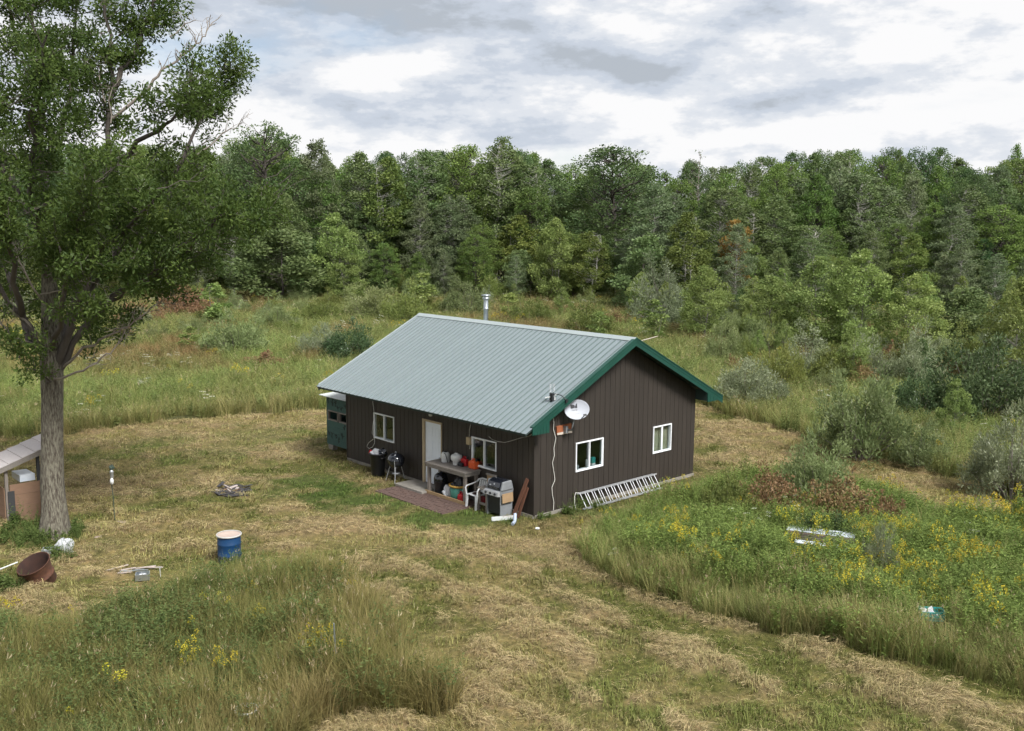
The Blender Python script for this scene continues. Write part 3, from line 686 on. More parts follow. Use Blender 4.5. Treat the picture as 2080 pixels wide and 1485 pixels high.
# rubbish bin
t = empty('rubbish_bin', HW(-7.12, -.48), YAW, 'black rubbish bin overflowing beside the kettle barbecue', 'bin')
mb = MB(); mb.lathe([(0, 0), (.21, 0), (.225, .02), (.27, .74), (.295, .75), (.295, .79), (.27, .79), (.255, .76), (.25, .6), (0, .58)], 22); mb.build('body', M['bkplastic'], t)
mb = MB()
for s in (-1, 1): mb.tube([(s*.28, -.07, .66), (s*.33, -.07, .66), (s*.33, .07, .66), (s*.28, .07, .66)], .014, 6)
mb.build('handle', M['bkplastic'], t)
mb = MB(); mb.add([(.2415*math.cos(a)*1.01, .2415*math.sin(a)*1.01, z) for z in (.45, .58) for a in (-1.45, -1.25)], [(0, 1, 3, 2)]); mb.build('sticker', M['tank'], t)
def lump(name, m, parent, sz, seed, n=14, rough=.25):
    rg = np.random.default_rng(seed); b = MB(); vs = []; fs = []; R = 9
    ph = rg.uniform(0, 6.28, 8)
    for i in range(R+1):
        th = math.pi*i/R
        for k in range(n):
            a = 2*math.pi*k/n; q = 1+rough*(math.sin(3*a+ph[0]+2*th)+.7*math.sin(5*a+ph[1]-3*th)+.6*math.sin(4*th+ph[2]+a))/2
            vs.append((sz[0]*q*math.sin(th)*math.cos(a), sz[1]*q*math.sin(th)*math.sin(a), sz[2]*(1-math.cos(th))*q*.5))
    for i in range(R):
        for k in range(n): fs.append((i*n+k, (i+1)*n+k, (i+1)*n+(k+1) % n, i*n+(k+1) % n))
    b.add(vs, [tuple(reversed(f)) for f in fs], False); return b.build(name, m, parent)
t = empty('rubbish_bag', HW(-7.16, -.52, .66), YAW+.4, 'crumpled white rubbish on top of the black bin', 'rubbish'); lump('bag', M['bag'], t, (.18, .13, .24), 3)
t = empty('red_carton', HW(-7.36, -.6, .74), YAW+.7, 'small red carton sticking out of the black bin', 'carton'); mb = MB(); mb.box((0, 0, .05), (.10, .07, .12), M=Matrix.Rotation(.5, 3, 'Y')); mb.build('box', M['redcan'], t)
t = empty('black_bag', HW(-6.98, -.38, .62), YAW, 'shiny black bag bulging from the bin', 'bag'); lump('bag', M['enamel'], t, (.16, .15, .30), 8)
# kettle barbecue
t = empty('kettle_barbecue', HW(-6.13, -.44), YAW, 'round black kettle barbecue on three silver legs', 'barbecue')
mb = MB(); mb.lathe([(0, .44), (.12, .45), (.22, .52), (.275, .62), (.29, .70)], 24); mb.build('bowl', M['enamel'], t)
mb = MB(); mb.lathe([(.295, .70), (.295, .715), (.285, .78), (.24, .86), (.15, .92), (.0, .945)], 24); ld = mb.build('lid', M['enamel'], t)
mb = MB(); mb.lathe([(0, .945), (.03, .946), (.012, .97), (.035, .99), (.0, 1.0)], 10); mb.build('lid_handle', M['alu'], ld)
mb = MB(); mb.lathe([(0, 0), (.04, 0), (.04, .012), (0, .012)], 12, Matrix.Translation((.12, -.12, .905)) @ Matrix.Rotation(.5, 4, 'X')); mb.build('lid_vent', M['alu'], ld)
for a in (-2.5, -.75, 1.6):
    c, s = math.cos(a), math.sin(a); mb = MB(); mb.tube([(.20*c, .20*s, .52), (.36*c, .36*s, 0)], .013, 8); mb.build('leg', M['alu'], t)
mb = MB(); mb.tube([(.2, -.2, .36), (.215, -.215, .75)], .012, 6); mb.build('side_bracket', M['alu'], t)
mb = MB(); mb.lathe([(0, .25), (.13, .25), (.14, .265), (0, .27)], 16); mb.build('ash_pan', M['alu'], t)
# workbench
bx0, bx1, by0, by1, bz = -4.25, -2.32, -.66, -.06, 1.03
wb = empty('workbench', HW(bx0, by0), YAW, 'weathered grey wooden workbench against the front wall', 'workbench'); w, d = bx1-bx0, by1-by0
for i in range(4):
    mb = MB(); mb.box2((-.03, -.03+i*(d+.06)/4+.003, bz-.04), (w+.03, -.03+(i+1)*(d+.06)/4-.003, bz)); mb.build('top_plank', M['weathered'], wb)
for nm, a, b in (('apron', (0, -.005, bz-.14), (w, .035, bz-.041)), ('apron', (0, d-.035, bz-.14), (w, d+.005, bz-.041)), ('apron', (-.005, .036, bz-.14), (.035, d-.036, bz-.041)), ('apron', (w-.035, .036, bz-.14), (w+.005, d-.036, bz-.041))):
    mb = MB(); mb.box2(a, b); mb.build(nm, M['weathered'], wb)
for x in (.04, w-.13):
    for y in (.036, d-.126):
        mb = MB(); mb.box2((x, y, 0), (x+.09, y+.09, bz-.042)); mb.build('leg', M['weathered2'], wb)
mb = MB(); mb.box2((-.02, -.02, .03), (w+.02, .03, .12)); mb.build('bottom_rail', M['plank'], wb)
# on the bench
t = thing_at('sprayer_tank', 905, 938, bz, 0, 'white round tank at the door end of the workbench', 'tank', 'tanks on the workbench')
mb = MB(); mb.lathe([(0, 0), (.12, 0), (.135, .02), (.135, .24), (.11, .30), (.05, .315), (0, .315)], 20); mb.build('body', M['tank'], t)
mb = MB(); mb.lathe([(.05, .315), (.06, .32), (.06, .35), (0, .355)], 14); mb.build('cap', M['bkplastic'], t); mb = MB(); mb.tube([(.05, -.10, .30), (.14, -.12, .30), (.17, -.08, .12), (.15, -.04, .02)], .012, 6); mb.build('hose', M['bkplastic'], t)
t = thing_at('sprayer_tank', 927, 944, bz, 0, 'larger white tank with bulging shoulder, middle of the workbench', 'tank', 'tanks on the workbench')
mb = MB(); mb.lathe([(0, 0), (.10, 0), (.11, .02), (.115, .12), (.17, .17), (.18, .26), (.16, .31), (.08, .345), (0, .35)], 22); mb.build('body', M['tank'], t)
mb = MB(); mb.lathe([(.0, .35), (.06, .352), (.06, .372), (0, .376)], 14); mb.build('cap', M['tank'], t)
t = thing_at('drill_case', 936, 947, bz, .1, 'small black case between the white tank and red can', 'case'); mb = MB(); mb.box2((-.10, -.05, 0), (.10, .05, .11)); mb.build('shell', M['bkplastic'], t, bevel=.015); mb = MB(); mb.tube([(-.04, 0, .11), (-.04, 0, .14), (.04, 0, .14), (.04, 0, .11)], .01, 6); mb.build('handle', M['bkplastic'], t)
def fuel_can(t, w, d, h, m, spout=True):
    b = MB(); b.hexa([(-w/2, -d/2, 0), (w/2, -d/2, 0), (w/2, d/2, 0), (-w/2, d/2, 0), (-w/2*.96, -d/2*.96, h*.78), (w/2*.96, -d/2*.96, h*.78), (w/2*.96, d/2*.96, h*.78), (-w/2*.96, d/2*.96, h*.78)]); b.build('body', m, t, bevel=.03)
    b = MB(); b.hexa([(-w*.42, -d*.4, h*.77), (w*.42, -d*.4, h*.77), (w*.42, d*.4, h*.77), (-w*.42, d*.4, h*.77), (-w*.2, -d*.25, h*.9), (w*.2, -d*.25, h*.9), (w*.2, d*.25, h*.9), (-w*.2, d*.25, h*.9)]); b.build('shoulder', m, t, bevel=.02)
    b = MB(); b.tube([(-w*.3, 0, h*.78), (-w*.28, 0, h), (w*.12, 0, h), (w*.2, 0, h*.86)], .016, 8); b.build('handle', m, t)
    if spout: b = MB(); b.lathe([(.03, h*.8), (.034, h*.98), (.028, h*1.02), (0, h*1.02)], 12, Matrix.Translation((w*.34, 0, 0))); b.build('cap', M['bkplastic'], t)
t = thing_at('fuel_can', 945, 946, bz, .1, 'crimson fuel can on the workbench beside the orange can', 'fuel can', 'fuel cans at the workbench'); fuel_can(t, .25, .20, .29, M['redcan'])
t = thing_at('fuel_can', 963, 951.5, bz, .0, 'orange fuel can at the grill end of the workbench', 'fuel can', 'fuel cans at the workbench'); fuel_can(t, .31, .24, .30, M['orangecan'])
# under the bench
t = empty('shop_vacuum', HW(-3.86, -.36), YAW, 'black canister vacuum with domed top under the workbench', 'vacuum')
mb = MB(); mb.lathe([(0, .0), (.20, .0), (.215, .03), (.215, .40), (.225, .41), (.225, .45)], 22); mb.build('drum', M['bkplastic'], t); mb = MB(); mb.lathe([(.22, .45), (.225, .52), (.19, .63), (.11, .70), (0, .715)], 22); mb.build('motor_head', M['enamel'], t)
mb = MB(); mb.add([(.218*math.cos(a), .218*math.sin(a), z) for z in (.03, .33) for a in (-2.15, -1.85)], [(0, 1, 3, 2)]); mb.build('label_panel', M['cover'], t)
t = empty('green_tub', HW(-2.98, -.34), YAW, 'dark green tub with yellow rim under the workbench', 'tub')
mb = MB(); mb.lathe([(0, 0), (.24, 0), (.26, .03), (.30, .44), (.28, .44), (.24, .05), (0, .04)], 24); mb.build('body', M['greentub'], t); mb = MB(); mb.lathe([(.295, .441), (.325, .445), (.325, .50), (.295, .505), (.285, .47), (.295, .441)], 24); mb.build('rim', M['yellow'], t)
t = empty('black_sack', HW(-2.98, -.32, .10), YAW, 'black sack filling the green tub under the workbench', 'sack'); lump('sack', M['bkplastic'], t, (.22, .22, .56), 5)
t = empty('carrier_bag', HW(-3.36, -.48), YAW, 'crumpled white carrier bag on the ground under the workbench', 'bag'); lump('bag', M['bag'], t, (.16, .13, .36), 21, rough=.35)
t = empty('fuel_can', HW(-2.66, -.50), YAW+.1, 'red fuel can on the ground under the workbench', 'fuel can', 'fuel cans at the workbench'); fuel_can(t, .24, .18, .34, M['orangecan']); 
for c in t.children:
    if c.name.startswith(('body', 'shoulder', 'handle')): c.data.materials[0] = M['redcan']
t = empty('fuel_can', HW(-2.12, -.12), YAW, 'dark red fuel can half hidden behind the white chair', 'fuel can', 'fuel cans at the workbench'); fuel_can(t, .26, .16, .32, mat('dark_red_plastic', (.16, .01, .012), .5))
# white plastic armchair
t = empty('plastic_chair', HW(-1.98, -.46), YAW, 'white moulded plastic armchair between workbench and gas grill', 'chair'); cw = .26
mb = MB(); mb.box2((-.23, -.23, .40), (.23, .22, .43)); mb.build('seat', M['chair'], t, bevel=.015)
for s in (-1, 1):
    for y, yt in ((-.25, -.21), (.26, .21)):
        mb = MB(); p = [(s*cw*.86+a, y+b, 0) for a, b in ((-.025, -.025), (.025, -.025), (.025, .025), (-.025, .025))]; q_ = [(s*cw*.8+a, yt+b, .42) for a, b in ((-.035, -.03), (.035, -.03), (.035, .03), (-.035, .03))]; mb.hexa(p+q_); mb.build('leg', M['chair'], t)
    mb = MB(); mb.tube([(s*.24, -.22, .41), (s*.275, -.23, .60), (s*.285, -.18, .655), (s*.285, .05, .675), (s*.27, .22, .72)], .024, 8); mb.build('armrest', M['chair'], t)
for i in range(5):
    mb = MB(); x = -.19+i*.095; mb.hexa([(x-.032, .20, .43), (x+.032, .20, .43), (x+.032, .225, .43), (x-.032, .225, .43), (x-.03, .30, .78), (x+.03, .30, .78), (x+.03, .322, .78), (x-.03, .322, .78)]); mb.build('back_slat', M['chair'], t)
mb = MB(); mb.tube([(-.27, .22, .70), (-.25, .29, .78), (-.12, .315, .82), (.12, .315, .82), (.25, .29, .78), (.27, .22, .70)], .028, 8); mb.build('back_rail', M['chair'], t)
t2 = empty('seat_plate', HW(-1.96, -.47, .431), YAW, 'dark round dish lying on the white plastic chair', 'dish'); mb = MB(); mb.lathe([(0, 0), (.12, 0), (.16, .015), (.15, .02), (.0, .008)], 18); mb.build('dish', M['rust2'], t2)
# weathered stool
t = empty('wooden_stand', HW(-1.58, -.42), YAW, 'weathered wooden stand beside the gas grill', 'stand')
for i in range(3):
    mb = MB(); mb.box2((-.22, -.21+i*.142, .66), (.22, -.21+i*.142+.136, .70)); mb.build('top_plank', M['weathered'], t)
for s in (-1, 1):
    for u in (-1, 1): mb = MB(); mb.box2((s*.18-.035, u*.16-.035, 0), (s*.18+.035, u*.16+.035, .658)); mb.build('leg', M['weathered2'], t)
    mb = MB(); mb.box2((-.144, s*.16-.02, .18), (.144, s*.16+.02, .25)); mb.build('stretcher', M['weathered'], t)
# gas grill
t = empty('gas_grill', HW(-.98, -.46), YAW, 'black gas grill with silver control panel near the cabin corner', 'grill')
mb = MB(); mb.box2((-.27, -.20, .08), (.27, .22, .70)); mb.build('cabinet', M['bkplastic'], t, bevel=.01)
for s in (-1, 1):
    mb = MB(); mb.box2((s*.285-.014, -.235, .0), (s*.285+.014, .235, .72)); mb.build('side_panel', M['cover'], t)
    mb = MB(); mb.hexa([(s*.30-.045, -.24, .80), (s*.30+.045, -.24, .80), (s*.30+.045, .25, .80), (s*.30-.045, .25, .80), (s*.30-.04, -.16, 1.06), (s*.30+.04, -.16, 1.06), (s*.30+.04, .18, 1.08), (s*.30-.04, .18, 1.08)]); mb.build('hood_end', M['cover'], t, bevel=.03)
mb = MB(); mb.hexa([(-.30, -.25, .70), (.30, -.25, .70), (.30, .26, .70), (-.30, .26, .70), (-.31, -.27, .80), (.31, -.27, .80), (.31, .27, .80), (-.31, .27, .80)]); mb.build('firebox', M['cover'], t)
mb = MB(); pr = [(-.245, .802), (-.25, .90), (-.19, 1.02), (-.05, 1.09), (.10, 1.10), (.22, 1.02), (.25, .802)]; n_ = len(pr)
mb.add([(-.252, y, z) for y, z in pr] + [(.252, y, z) for y, z in pr], [tuple(range(n_)), tuple(reversed(range(n_, 2*n_)))] + [((i+1) % n_, i, n_+i, n_+(i+1) % n_) for i in range(n_)])
hd = mb.build('hood', M['enamel'], t); mb = MB(); mb.tube([(-.19, -.26, .88), (-.19, -.30, .89), (.19, -.30, .89), (.19, -.26, .88)], .012, 8); mb.build('hood_handle', M['bkplastic'], hd)
mb = MB(); mb.box((.02, -.225, .97), (.05, .006, .035), M=Matrix.Rotation(-.45, 3, 'X')); mb.box((-.13, -.248, .93), (.06, .006, .04), M=Matrix.Rotation(-.3, 3, 'X')); mb.build('thermometer', M['alu'], hd)
mb = MB(); mb.hexa([(-.31, -.37, .66), (.31, -.37, .66), (.31, -.26, .64), (-.31, -.26, .64), (-.31, -.35, .78), (.31, -.35, .78), (.31, -.272, .80), (-.31, -.272, .80)]); cp = mb.build('control_panel', M['alu'], t)
for x in (-.2, 0, .2): mb = MB(); mb.lathe([(.0, .035), (.034, .03), (.04, 0), (0, 0)], 12, Matrix.Translation((x, -.362, .72)) @ Matrix.Rotation(math.pi/2, 4, 'X')); mb.build('knob', M['bkplastic'], cp)
mb = MB(); mb.hexa([(.36, -.22, .45), (.38, -.22, .45), (.38, .20, .45), (.36, .20, .45), (.345, -.22, .72), (.365, -.22, .72), (.365, .20, .72), (.345, .20, .72)]); mb.build('side_shelf', M['tan'], t)
mb = MB(); mb.box2((-.62, .05, .80), (-.36, .09, 1.08)); mb.build('side_shelf', M['tan'], t); mb = MB(); mb.box2((-.64, .02, 1.081), (-.22, .10, 1.12)); mb.build('shelf_rail', M['weathered'], t)
# planks leaning in the corner
for i, (xa, xb, yb, h, w_, lb) in enumerate(((-.52, -.20, -.34, 1.16, .13, 'wider red-brown plank leaning on the cabin corner'), (-.36, -.16, -.30, .92, .09, 'shorter red-brown plank leaning behind the wider one at the cabin corner'))):
    t = empty('leaning_plank', HW(xa, yb), YAW, lb, 'plank'); mb = MB(); mb.bar((0, 0, .01), (xb-xa, -yb-.075-i*.03, h), w_, .03, (0, -1, .4)); mb.build('plank', M['redboard'], t)
# gutter offcuts on the grass
t = empty('gutter_offcut', G(1000, 1060), .28, 'white gutter offcut lying on the grass by the cabin corner', 'gutter'); mb = MB()
mb.box2((0, 0, .02), (.72, .09, .03)); mb.box2((0, 0, .031), (.72, .008, .10)); mb.box2((0, .082, .031), (.72, .09, .12)); mb.build('channel', M['sheet'], t); mb = MB(); mb.box2((.33, .03, .032), (.62, .07, .07)); mb.build('red_edge', M['redcan'], t)
t = empty('downspout_elbow', G(1041, 1068), 1.2, 'blue-grey downspout elbow on the grass by the cabin corner', 'downspout'); mb = MB(); mb.tube([(0, 0, .05), (.16, 0, .07), (.24, .02, .12), (.33, .05, .26)], .05, 8); mb.build('elbow', mat('blue_grey_metal', (.30, .35, .45), .45, c2=(.38, .43, .52), scale=8), t)
# ladder on its side against the gable
la = empty('ladder', HW(.10, 1.66), YAW, 'aluminium extension ladder lying on edge against the gable wall', 'ladder')
LB, LT = (.30, .03), (.03, .44)
for k in range(2):
    ox = k*.045; y0, y1 = (0, 3.58) if k == 0 else (.16, 3.72)
    for (x, z) in (LB, LT):
        mb = MB(); mb.box2((x+ox-.012, y0, z), (x+ox+.012, y1, z+.045)); mb.build('rail', M['alu'], la)
    nr = 12
    for i in range(nr):
        y = y0+.14+i*(y1-y0-.28)/(nr-1); mb = MB(); mb.tube([(LB[0]+ox, y, LB[1]+.05), (LT[0]+ox, y, LT[1]+.02)], .012, 7); mb.build('rung', M['alu'], la)
mb = MB(); mb.tube([(.08, .05, .50), (.06, -.08, .52), (.10, -.16, .44), (.12, -.18, .2), (.14, -.13, .02)], .010, 6); mb.build('rope', M['cable'], la)

# ------------------------------------------------------------------ in the yard
# blue barrel
t = empty('blue_barrel', (*G(467, 1146)[:2], -.02), 0, 'blue drum with pinkish lid at the edge of tall grass', 'barrel')
mb = MB(); mb.lathe([(0, 0), (.275, 0), (.285, .02), (.285, .28), (.293, .295), (.285, .31), (.285, .56), (.293, .575), (.285, .59), (.285, .78)], 28); mb.build('body', M['blue'], t)
mb = MB(); mb.lathe([(.283, .772), (.312, .775), (.315, .80), (.30, .815), (.287, .80)], 28); mb.build('rim', M['limewhite'], t)
mb = MB(); mb.lathe([(.288, .792), (.27, .785), (0, .787)], 28); mb.build('lid', M['lid'], t)
# rusty drum
P = G(92, 1184); t = empty('rusty_drum', (P[0], P[1], .02), 0, 'rusty open drum tilted towards the camera beside white containers', 'drum', rot=(.42, -.24, 0))
mb = MB(); mb.lathe([(0, .0), (.27, .0), (.29, .03), (.30, .22), (.325, .235), (.30, .25), (.33, .42), (.375, .60), (.385, .615), (.37, .615)], 30); mb.build('shell', M['rust'], t); mb = MB(); mb.lathe([(.37, .614), (.355, .59), (.315, .42), (.285, .24), (.28, .05), (0, .05)], 30); mb.build('inside', M['rust2'], t)  # inside darker than the shell: shade of its depth put into the colour
mb = MB(); mb.tube([(-.36, .02, .5), (-.46, .0, .46), (-.47, -.03, .38), (-.36, -.02, .34)], .02, 6); mb.build('lug', M['rust'], t)
P = G(-40, 1172, .25); Q = G(36, 1142, .42); t = empty('white_pole', P, 0, 'pale pole leaning on the rusty drum', 'pole'); mb = MB(); mb.tube([(0, 0, 0), tuple(np.array(Q)-P)], .018, 8); mb.build('pole', M['sheet'], t)
# white containers by the oak
t = empty('plastic_crate', G(104, 1136), .3, 'translucent white plastic tub between rusty drum and oak', 'tub')
mb = MB(); a, b, h = .18, .15, .27
mb.hexa([(-a*.85, -b*.85, 0), (a*.85, -b*.85, 0), (a*.85, b*.85, 0), (-a*.85, b*.85, 0), (-a, -b, h), (a, -b, h), (a, b, h), (-a, b, h)]); mb.build('body', M['bag'], t, bevel=.03)
mb = MB()
for p, q_ in (((-a, -b), (a, -b)), ((a, -b), (a, b)), ((a, b), (-a, b)), ((-a, b), (-a, -b))): mb.bar((p[0], p[1], h+.002), (q_[0], q_[1], h+.002), .03, .035)
mb.build('rim', M['cover'], t)
t = empty('white_sack', G(132, 1126), .5, 'white lumpy sack beside the tub at the foot of the oak', 'sack'); lump('sack', M['bag'], t, (.24, .19, .40), 33, 18, .16)
mb = MB(); mb.box((.13, -.16, .06), (.12, .05, .10), .3); mb.build('flap', M['tank'], t)
# bird feeder pole
t = empty('feeder_pole', G(234, 1063), .2, 'thin dark pole with hanging bird feeder on the mown grass', 'bird feeder')
mb = MB(); mb.tube([(0, 0, -.05), (-.02, 0, .8), (-.065, 0, 1.52)], .012, 8); mb.tube([(-.06, 0, 1.5), (-.075, 0, 1.62), (-.02, 0, 1.66), (.0, 0, 1.6)], .009, 6); mb.build('pole', M['feeder'], t)
mb = MB(); mb.lathe([(0, .10), (.035, .1), (.05, .12), (.05, .27), (.065, .28), (.01, .35), (0, .35)], 12, Matrix.Translation((-.02, -.02, 1.22))); mb.build('feeder_tube', M['alu'], t)
mb = MB(); mb.lathe([(0, 0), (.05, 0), (.05, .02), (0, .02)], 14, Matrix.Translation((-.02, -.05, 1.24)) @ Matrix.Rotation(math.pi/2, 4, 'X') @ Matrix.Scale(1.9, 4, (0, 1, 0))); mb.build('round_plate', M['tank'], t)
lump('moss_top', M['feeder'], t, (.07, .06, .14), 5).location = (-.02, 0, 1.55)
for px, py, s, lb in ((249, 1065, .17, 'flat pinkish stone beside the feeder pole'), (203, 1093, .12, 'grey stone in the grass between oak and feeder pole')):
    t = lump('field_stone', M['stone'], None, (s*1.3, s, s*.7), int(px), 12, .2); t.location = (*G(px, py)[:2], -.03); tag(t, lb, 'stone')
# burnt heap
P = G(465, 1003); hp = empty('burnt_heap', P, .1, 'flat heap of burnt black scrap on the mown grass', 'scrap heap'); rg = random.Random(6)
def bits(parent, n, spread, m, nm, L=(.15, .45), zz=.12, seed=1):
    rg = random.Random(seed); b = MB()
    for i in range(n):
        x, y = rg.uniform(-spread[0], spread[0]), rg.uniform(-spread[1], spread[1]); z = rg.uniform(.02, zz); l = rg.uniform(*L); a = rg.uniform(0, 3.14)
        b.bar((x, y, z), (x+l*math.cos(a), y+l*math.sin(a), z+rg.uniform(-.03, .05)), rg.uniform(.03, .12), rg.uniform(.012, .03))
    return tag(b.build(nm, m, parent), kind='stuff')
bits(hp, 34, (.42, .55), M['ash'], 'charred_pieces', seed=3); bits(hp, 9, (.25, .3), M['pinkscrap'], 'pale_pieces', zz=.15, seed=5); bits(hp, 5, (.3, .3), M['rust'], 'rusty_pieces', zz=.14, seed=8)
lump('charred_sheet', M['ash'], hp, (.5, .6, .09), 4, 16, .3)
# scrap metal
P = G(262, 1166); sc_ = empty('scrap_metal', P, .05, 'low pile of pale metal strips beside a battered tin', 'scrap heap')
for a, b, c, d, w_ in ((-.75, .0, -.15, .42, .05), (-.75, -.08, .35, .05, .09), (-.7, -.18, .1, -.1, .06), (-.3, .1, .45, .02, .07), (.2, .35, .75, .2, .06), (-.5, .05, .1, .2, .05), (.0, .25, .55, .32, .06)):
    mb = MB(); mb.bar((a, b, .04), (c, d, .09), w_*.7, .02); mb.build('metal_strip', M['galv'] if w_ > .06 else M['pinkscrap'], sc_)
t = empty('battered_tin', G(290, 1176), .3, 'battered grey tin box at the end of the metal strips', 'tin box'); mb = MB(); mb.box2((-.16, -.13, 0), (.16, -.115, .15)); mb.box2((-.16, .115, 0), (.16, .13, .15)); mb.box2((-.16, -.114, 0), (-.145, .114, .15)); mb.box2((.145, -.114, 0), (.16, .114, .15)); mb.box2((-.144, -.114, 0), (.144, .114, .012)); mb.build('tin', M['galv'], t)
lump('crumpled_liner', M['bag'], t, (.09, .07, .12), 12, 12, .4)
t = empty('white_peg', G(326, 1172), 0, 'short white peg standing beside the metal strips', 'peg'); mb = MB(); mb.tube([(0, 0, 0), (-.01, 0, .26)], .012, 6); mb.box((0, 0, .25), (.05, .02, .02)); mb.build('peg', M['limewhite'], t)
# stakes in the tall grass
for px, b, tpy, lean, lb, m, r_ in ((686, 1395, 1266, -8, 'taller pale grey stake standing in the near tall grass', 'galv', .016), (677, 1388, 1291, 0, 'shorter white stake in the near tall grass', 'limewhite', .010)):
    P = G(px, b); Q = at_depth(px+lean, tpy, P[1]); t = empty('marker_stake', P, 0, lb, 'stake', 'stakes in the near grass'); mb = MB(); mb.tube([(0, 0, -.05), tuple(Q-P)], r_, 7); mb.build('stake', M[m], t)
# sheet stack in the weeds
P = G(1664, 1122); st = empty('sheet_stack', (P[0], P[1], .10), -.42, 'stack of long white metal sheets lying among the goldenrod', 'metal sheets')
for i in range(7):
    mb = MB(); mb.box2((-.85, .08, .16+i*.026), (.85, .52, .16+i*.026+.012)); mb.build('sheet', M['brownstack'] if i % 2 == 0 else M['weathered'], st)
mb = MB(); mb.box2((-.88, .16, .345), (.84, .60, .355)); mb.build('sheet', M['skyblue'], st)
for i in range(5): mb = MB(); mb.box2((-.88, .20+i*.085, .356), (.84, .225+i*.085, .370)); mb.build('sheet_rib', M['skyblue'], st)
mb = MB(); mb.box2((-.62, -.24, .15), (.72, .04, .162)); mb.build('sheet', M['skyblue'], st)
for x in (-.55, .5): mb = MB(); mb.box2((x-.06, -.2, -.13), (x+.06, .5, .149)); mb.build('timber_support', M['weathered'], st)
# teal crate at the weed edge
P = G(1888, 1296); t = empty('teal_crate', (P[0], P[1], .42), -.15, 'teal plastic crate holding white scraps in the tall grass', 'crate'); a, b, h = .21, .14, .17
mb = MB()
for p, q_ in (((-a, -b, 0), (a, b, .012)), ): mb.box2(p, q_)
for x in np.linspace(-a, a, 9): mb.box2((x-.01, -b-.008, 0), (x+.01, -b+.0, h)); mb.box2((x-.01, b, 0), (x+.01, b+.008, h))
for y in np.linspace(-b, b, 6): mb.box2((-a-.018, y-.01, 0), (-a-.01, y+.01, h)); mb.box2((a+.01, y-.01, 0), (a+.018, y+.01, h))
mb.build('lattice_body', M['teal'], t)
mb = MB()
for z in (.09, h):
    mb.box2((-a-.02, -b-.02, z), (a+.02, -b-.0085, z+.03)); mb.box2((-a-.02, b+.0085, z), (a+.02, b+.02, z+.03)); mb.box2((-a-.03, -b, z+.001), (-a-.019, b, z+.029)); mb.box2((a+.019, -b, z+.001), (a+.03, b, z+.029))
mb.build('rim', M['teal'], t)
t2 = empty('white_scraps', (P[0]-.06, P[1], .44), 0, 'crumpled white scraps inside the teal crate', 'scraps'); lump('scraps', M['bag'], t2, (.17, .11, .18), 44, 12, .4)
# odds and ends
t = lump('white_litter', M['tank'], None, (.06, .05, .06), 2, 10, .3); t.location = (*G(1092, 1077)[:2], .02); tag(t, 'tiny white litter on dry clippings in front of the cabin corner', 'litter')
t = empty('white_tub', G(502, 1490), 0, 'white rim of a tub at the bottom edge of the tall grass', 'tub'); mb = MB(); mb.lathe([(0, .05), (.16, .05), (.19, .42), (.205, .42), (.205, .45), (.18, .45), (.15, .1), (0, .1)], 20); mb.build('tub', M['tank'], t)

# open shed at the photo's left edge
sh = empty('open_shed', G(20, 1074), YAW, 'low open shed with pale roofing strips beside the oak', 'shed')
RX0, RX1, RY0, RY1 = -1.30, .10, -1.0, 1.45
def shz(y): return 1.82+.34*y
NRS = 7
for i in range(NRS):                                         # roofing strips rise away from the camera
    y0, y1 = RY0+(RY1-RY0)*i/NRS, RY0+(RY1-RY0)*(i+1)/NRS; mb = MB()
    mb.hexa([(RX0, y0, shz(y0)), (RX1, y0, shz(y0)), (RX1, y1+.03, shz(y1)+.006), (RX0, y1+.03, shz(y1)+.006), (RX0, y0, shz(y0)+.028), (RX1, y0, shz(y0)+.028), (RX1, y1+.03, shz(y1)+.012), (RX0, y1+.03, shz(y1)+.012)]); mb.build('roofing_strip', M['shingle'], sh)
for xr in (RX0+.03, RX1-.03):
    mb = MB(); ya, yb = RY0+.02, RY1-.02
    mb.hexa([(xr-.022, ya, shz(ya)-.15), (xr+.022, ya, shz(ya)-.15), (xr+.022, yb, shz(yb)-.15), (xr-.022, yb, shz(yb)-.15), (xr-.022, ya, shz(ya)-.004), (xr+.022, ya, shz(ya)-.004), (xr+.022, yb, shz(yb)-.004), (xr-.022, yb, shz(yb)-.004)]); mb.build('rafter', M['weathered'], sh)
for x, y in ((-.05, 0), (-.05, .85), (-.05, 1.32), (-1.2, 0), (-1.2, 1.32)):
    mb = MB(); mb.box2((x-.04, y-.04, -.1), (x+.04, y+.04, shz(y)-.012)); mb.build('post', M['dkpost'] if x < -1 or y > .5 else M['weathered2'], sh)
for i in range(4):
    mb = MB(); mb.box2((-.008, .06, .02+i*.305), (.016, 1.34, .02+i*.305+.298)); mb.build('side_board', M['shedboard'], sh)
    mb = MB(); mb.box2((-1.24, -.064, .02+i*.28), (-.10, -.042, .02+i*.28+.274)); mb.build('front_board', M['shedboard'], sh)
    mb = MB(); mb.box2((-1.24, 1.362, .02+i*.305), (-.10, 1.384, .02+i*.305+.298)); mb.build('back_board', M['shedboard'], sh)
mb = MB(); mb.box2((.018, .0, .0), (.045, .17, 1.06)); mb.build('dark_panel', M['dkpost'], sh)
mb = MB(); mb.box2((-.95, .4, 1.22), (-.2, .8, 1.40)); mb.build('inner_shelf', M['skyblue'], sh)
for i, (py, lb) in enumerate(((1064, 'upper grey timber lying in front of the shed'), (1074, 'lower yellowish timber lying in front of the shed'))):
    P = G(-60, py-8); Q = G(28-i*8, py+16); t = empty('timber_offcut', (P[0], P[1], .12-i*.05), 0, lb, 'timber'); mb = MB(); mb.bar((0, 0, 0), (Q[0]-P[0], Q[1]-P[1], -.04), .13, .05); mb.build('timber', M['weathered'] if i == 0 else M['plank'], t)
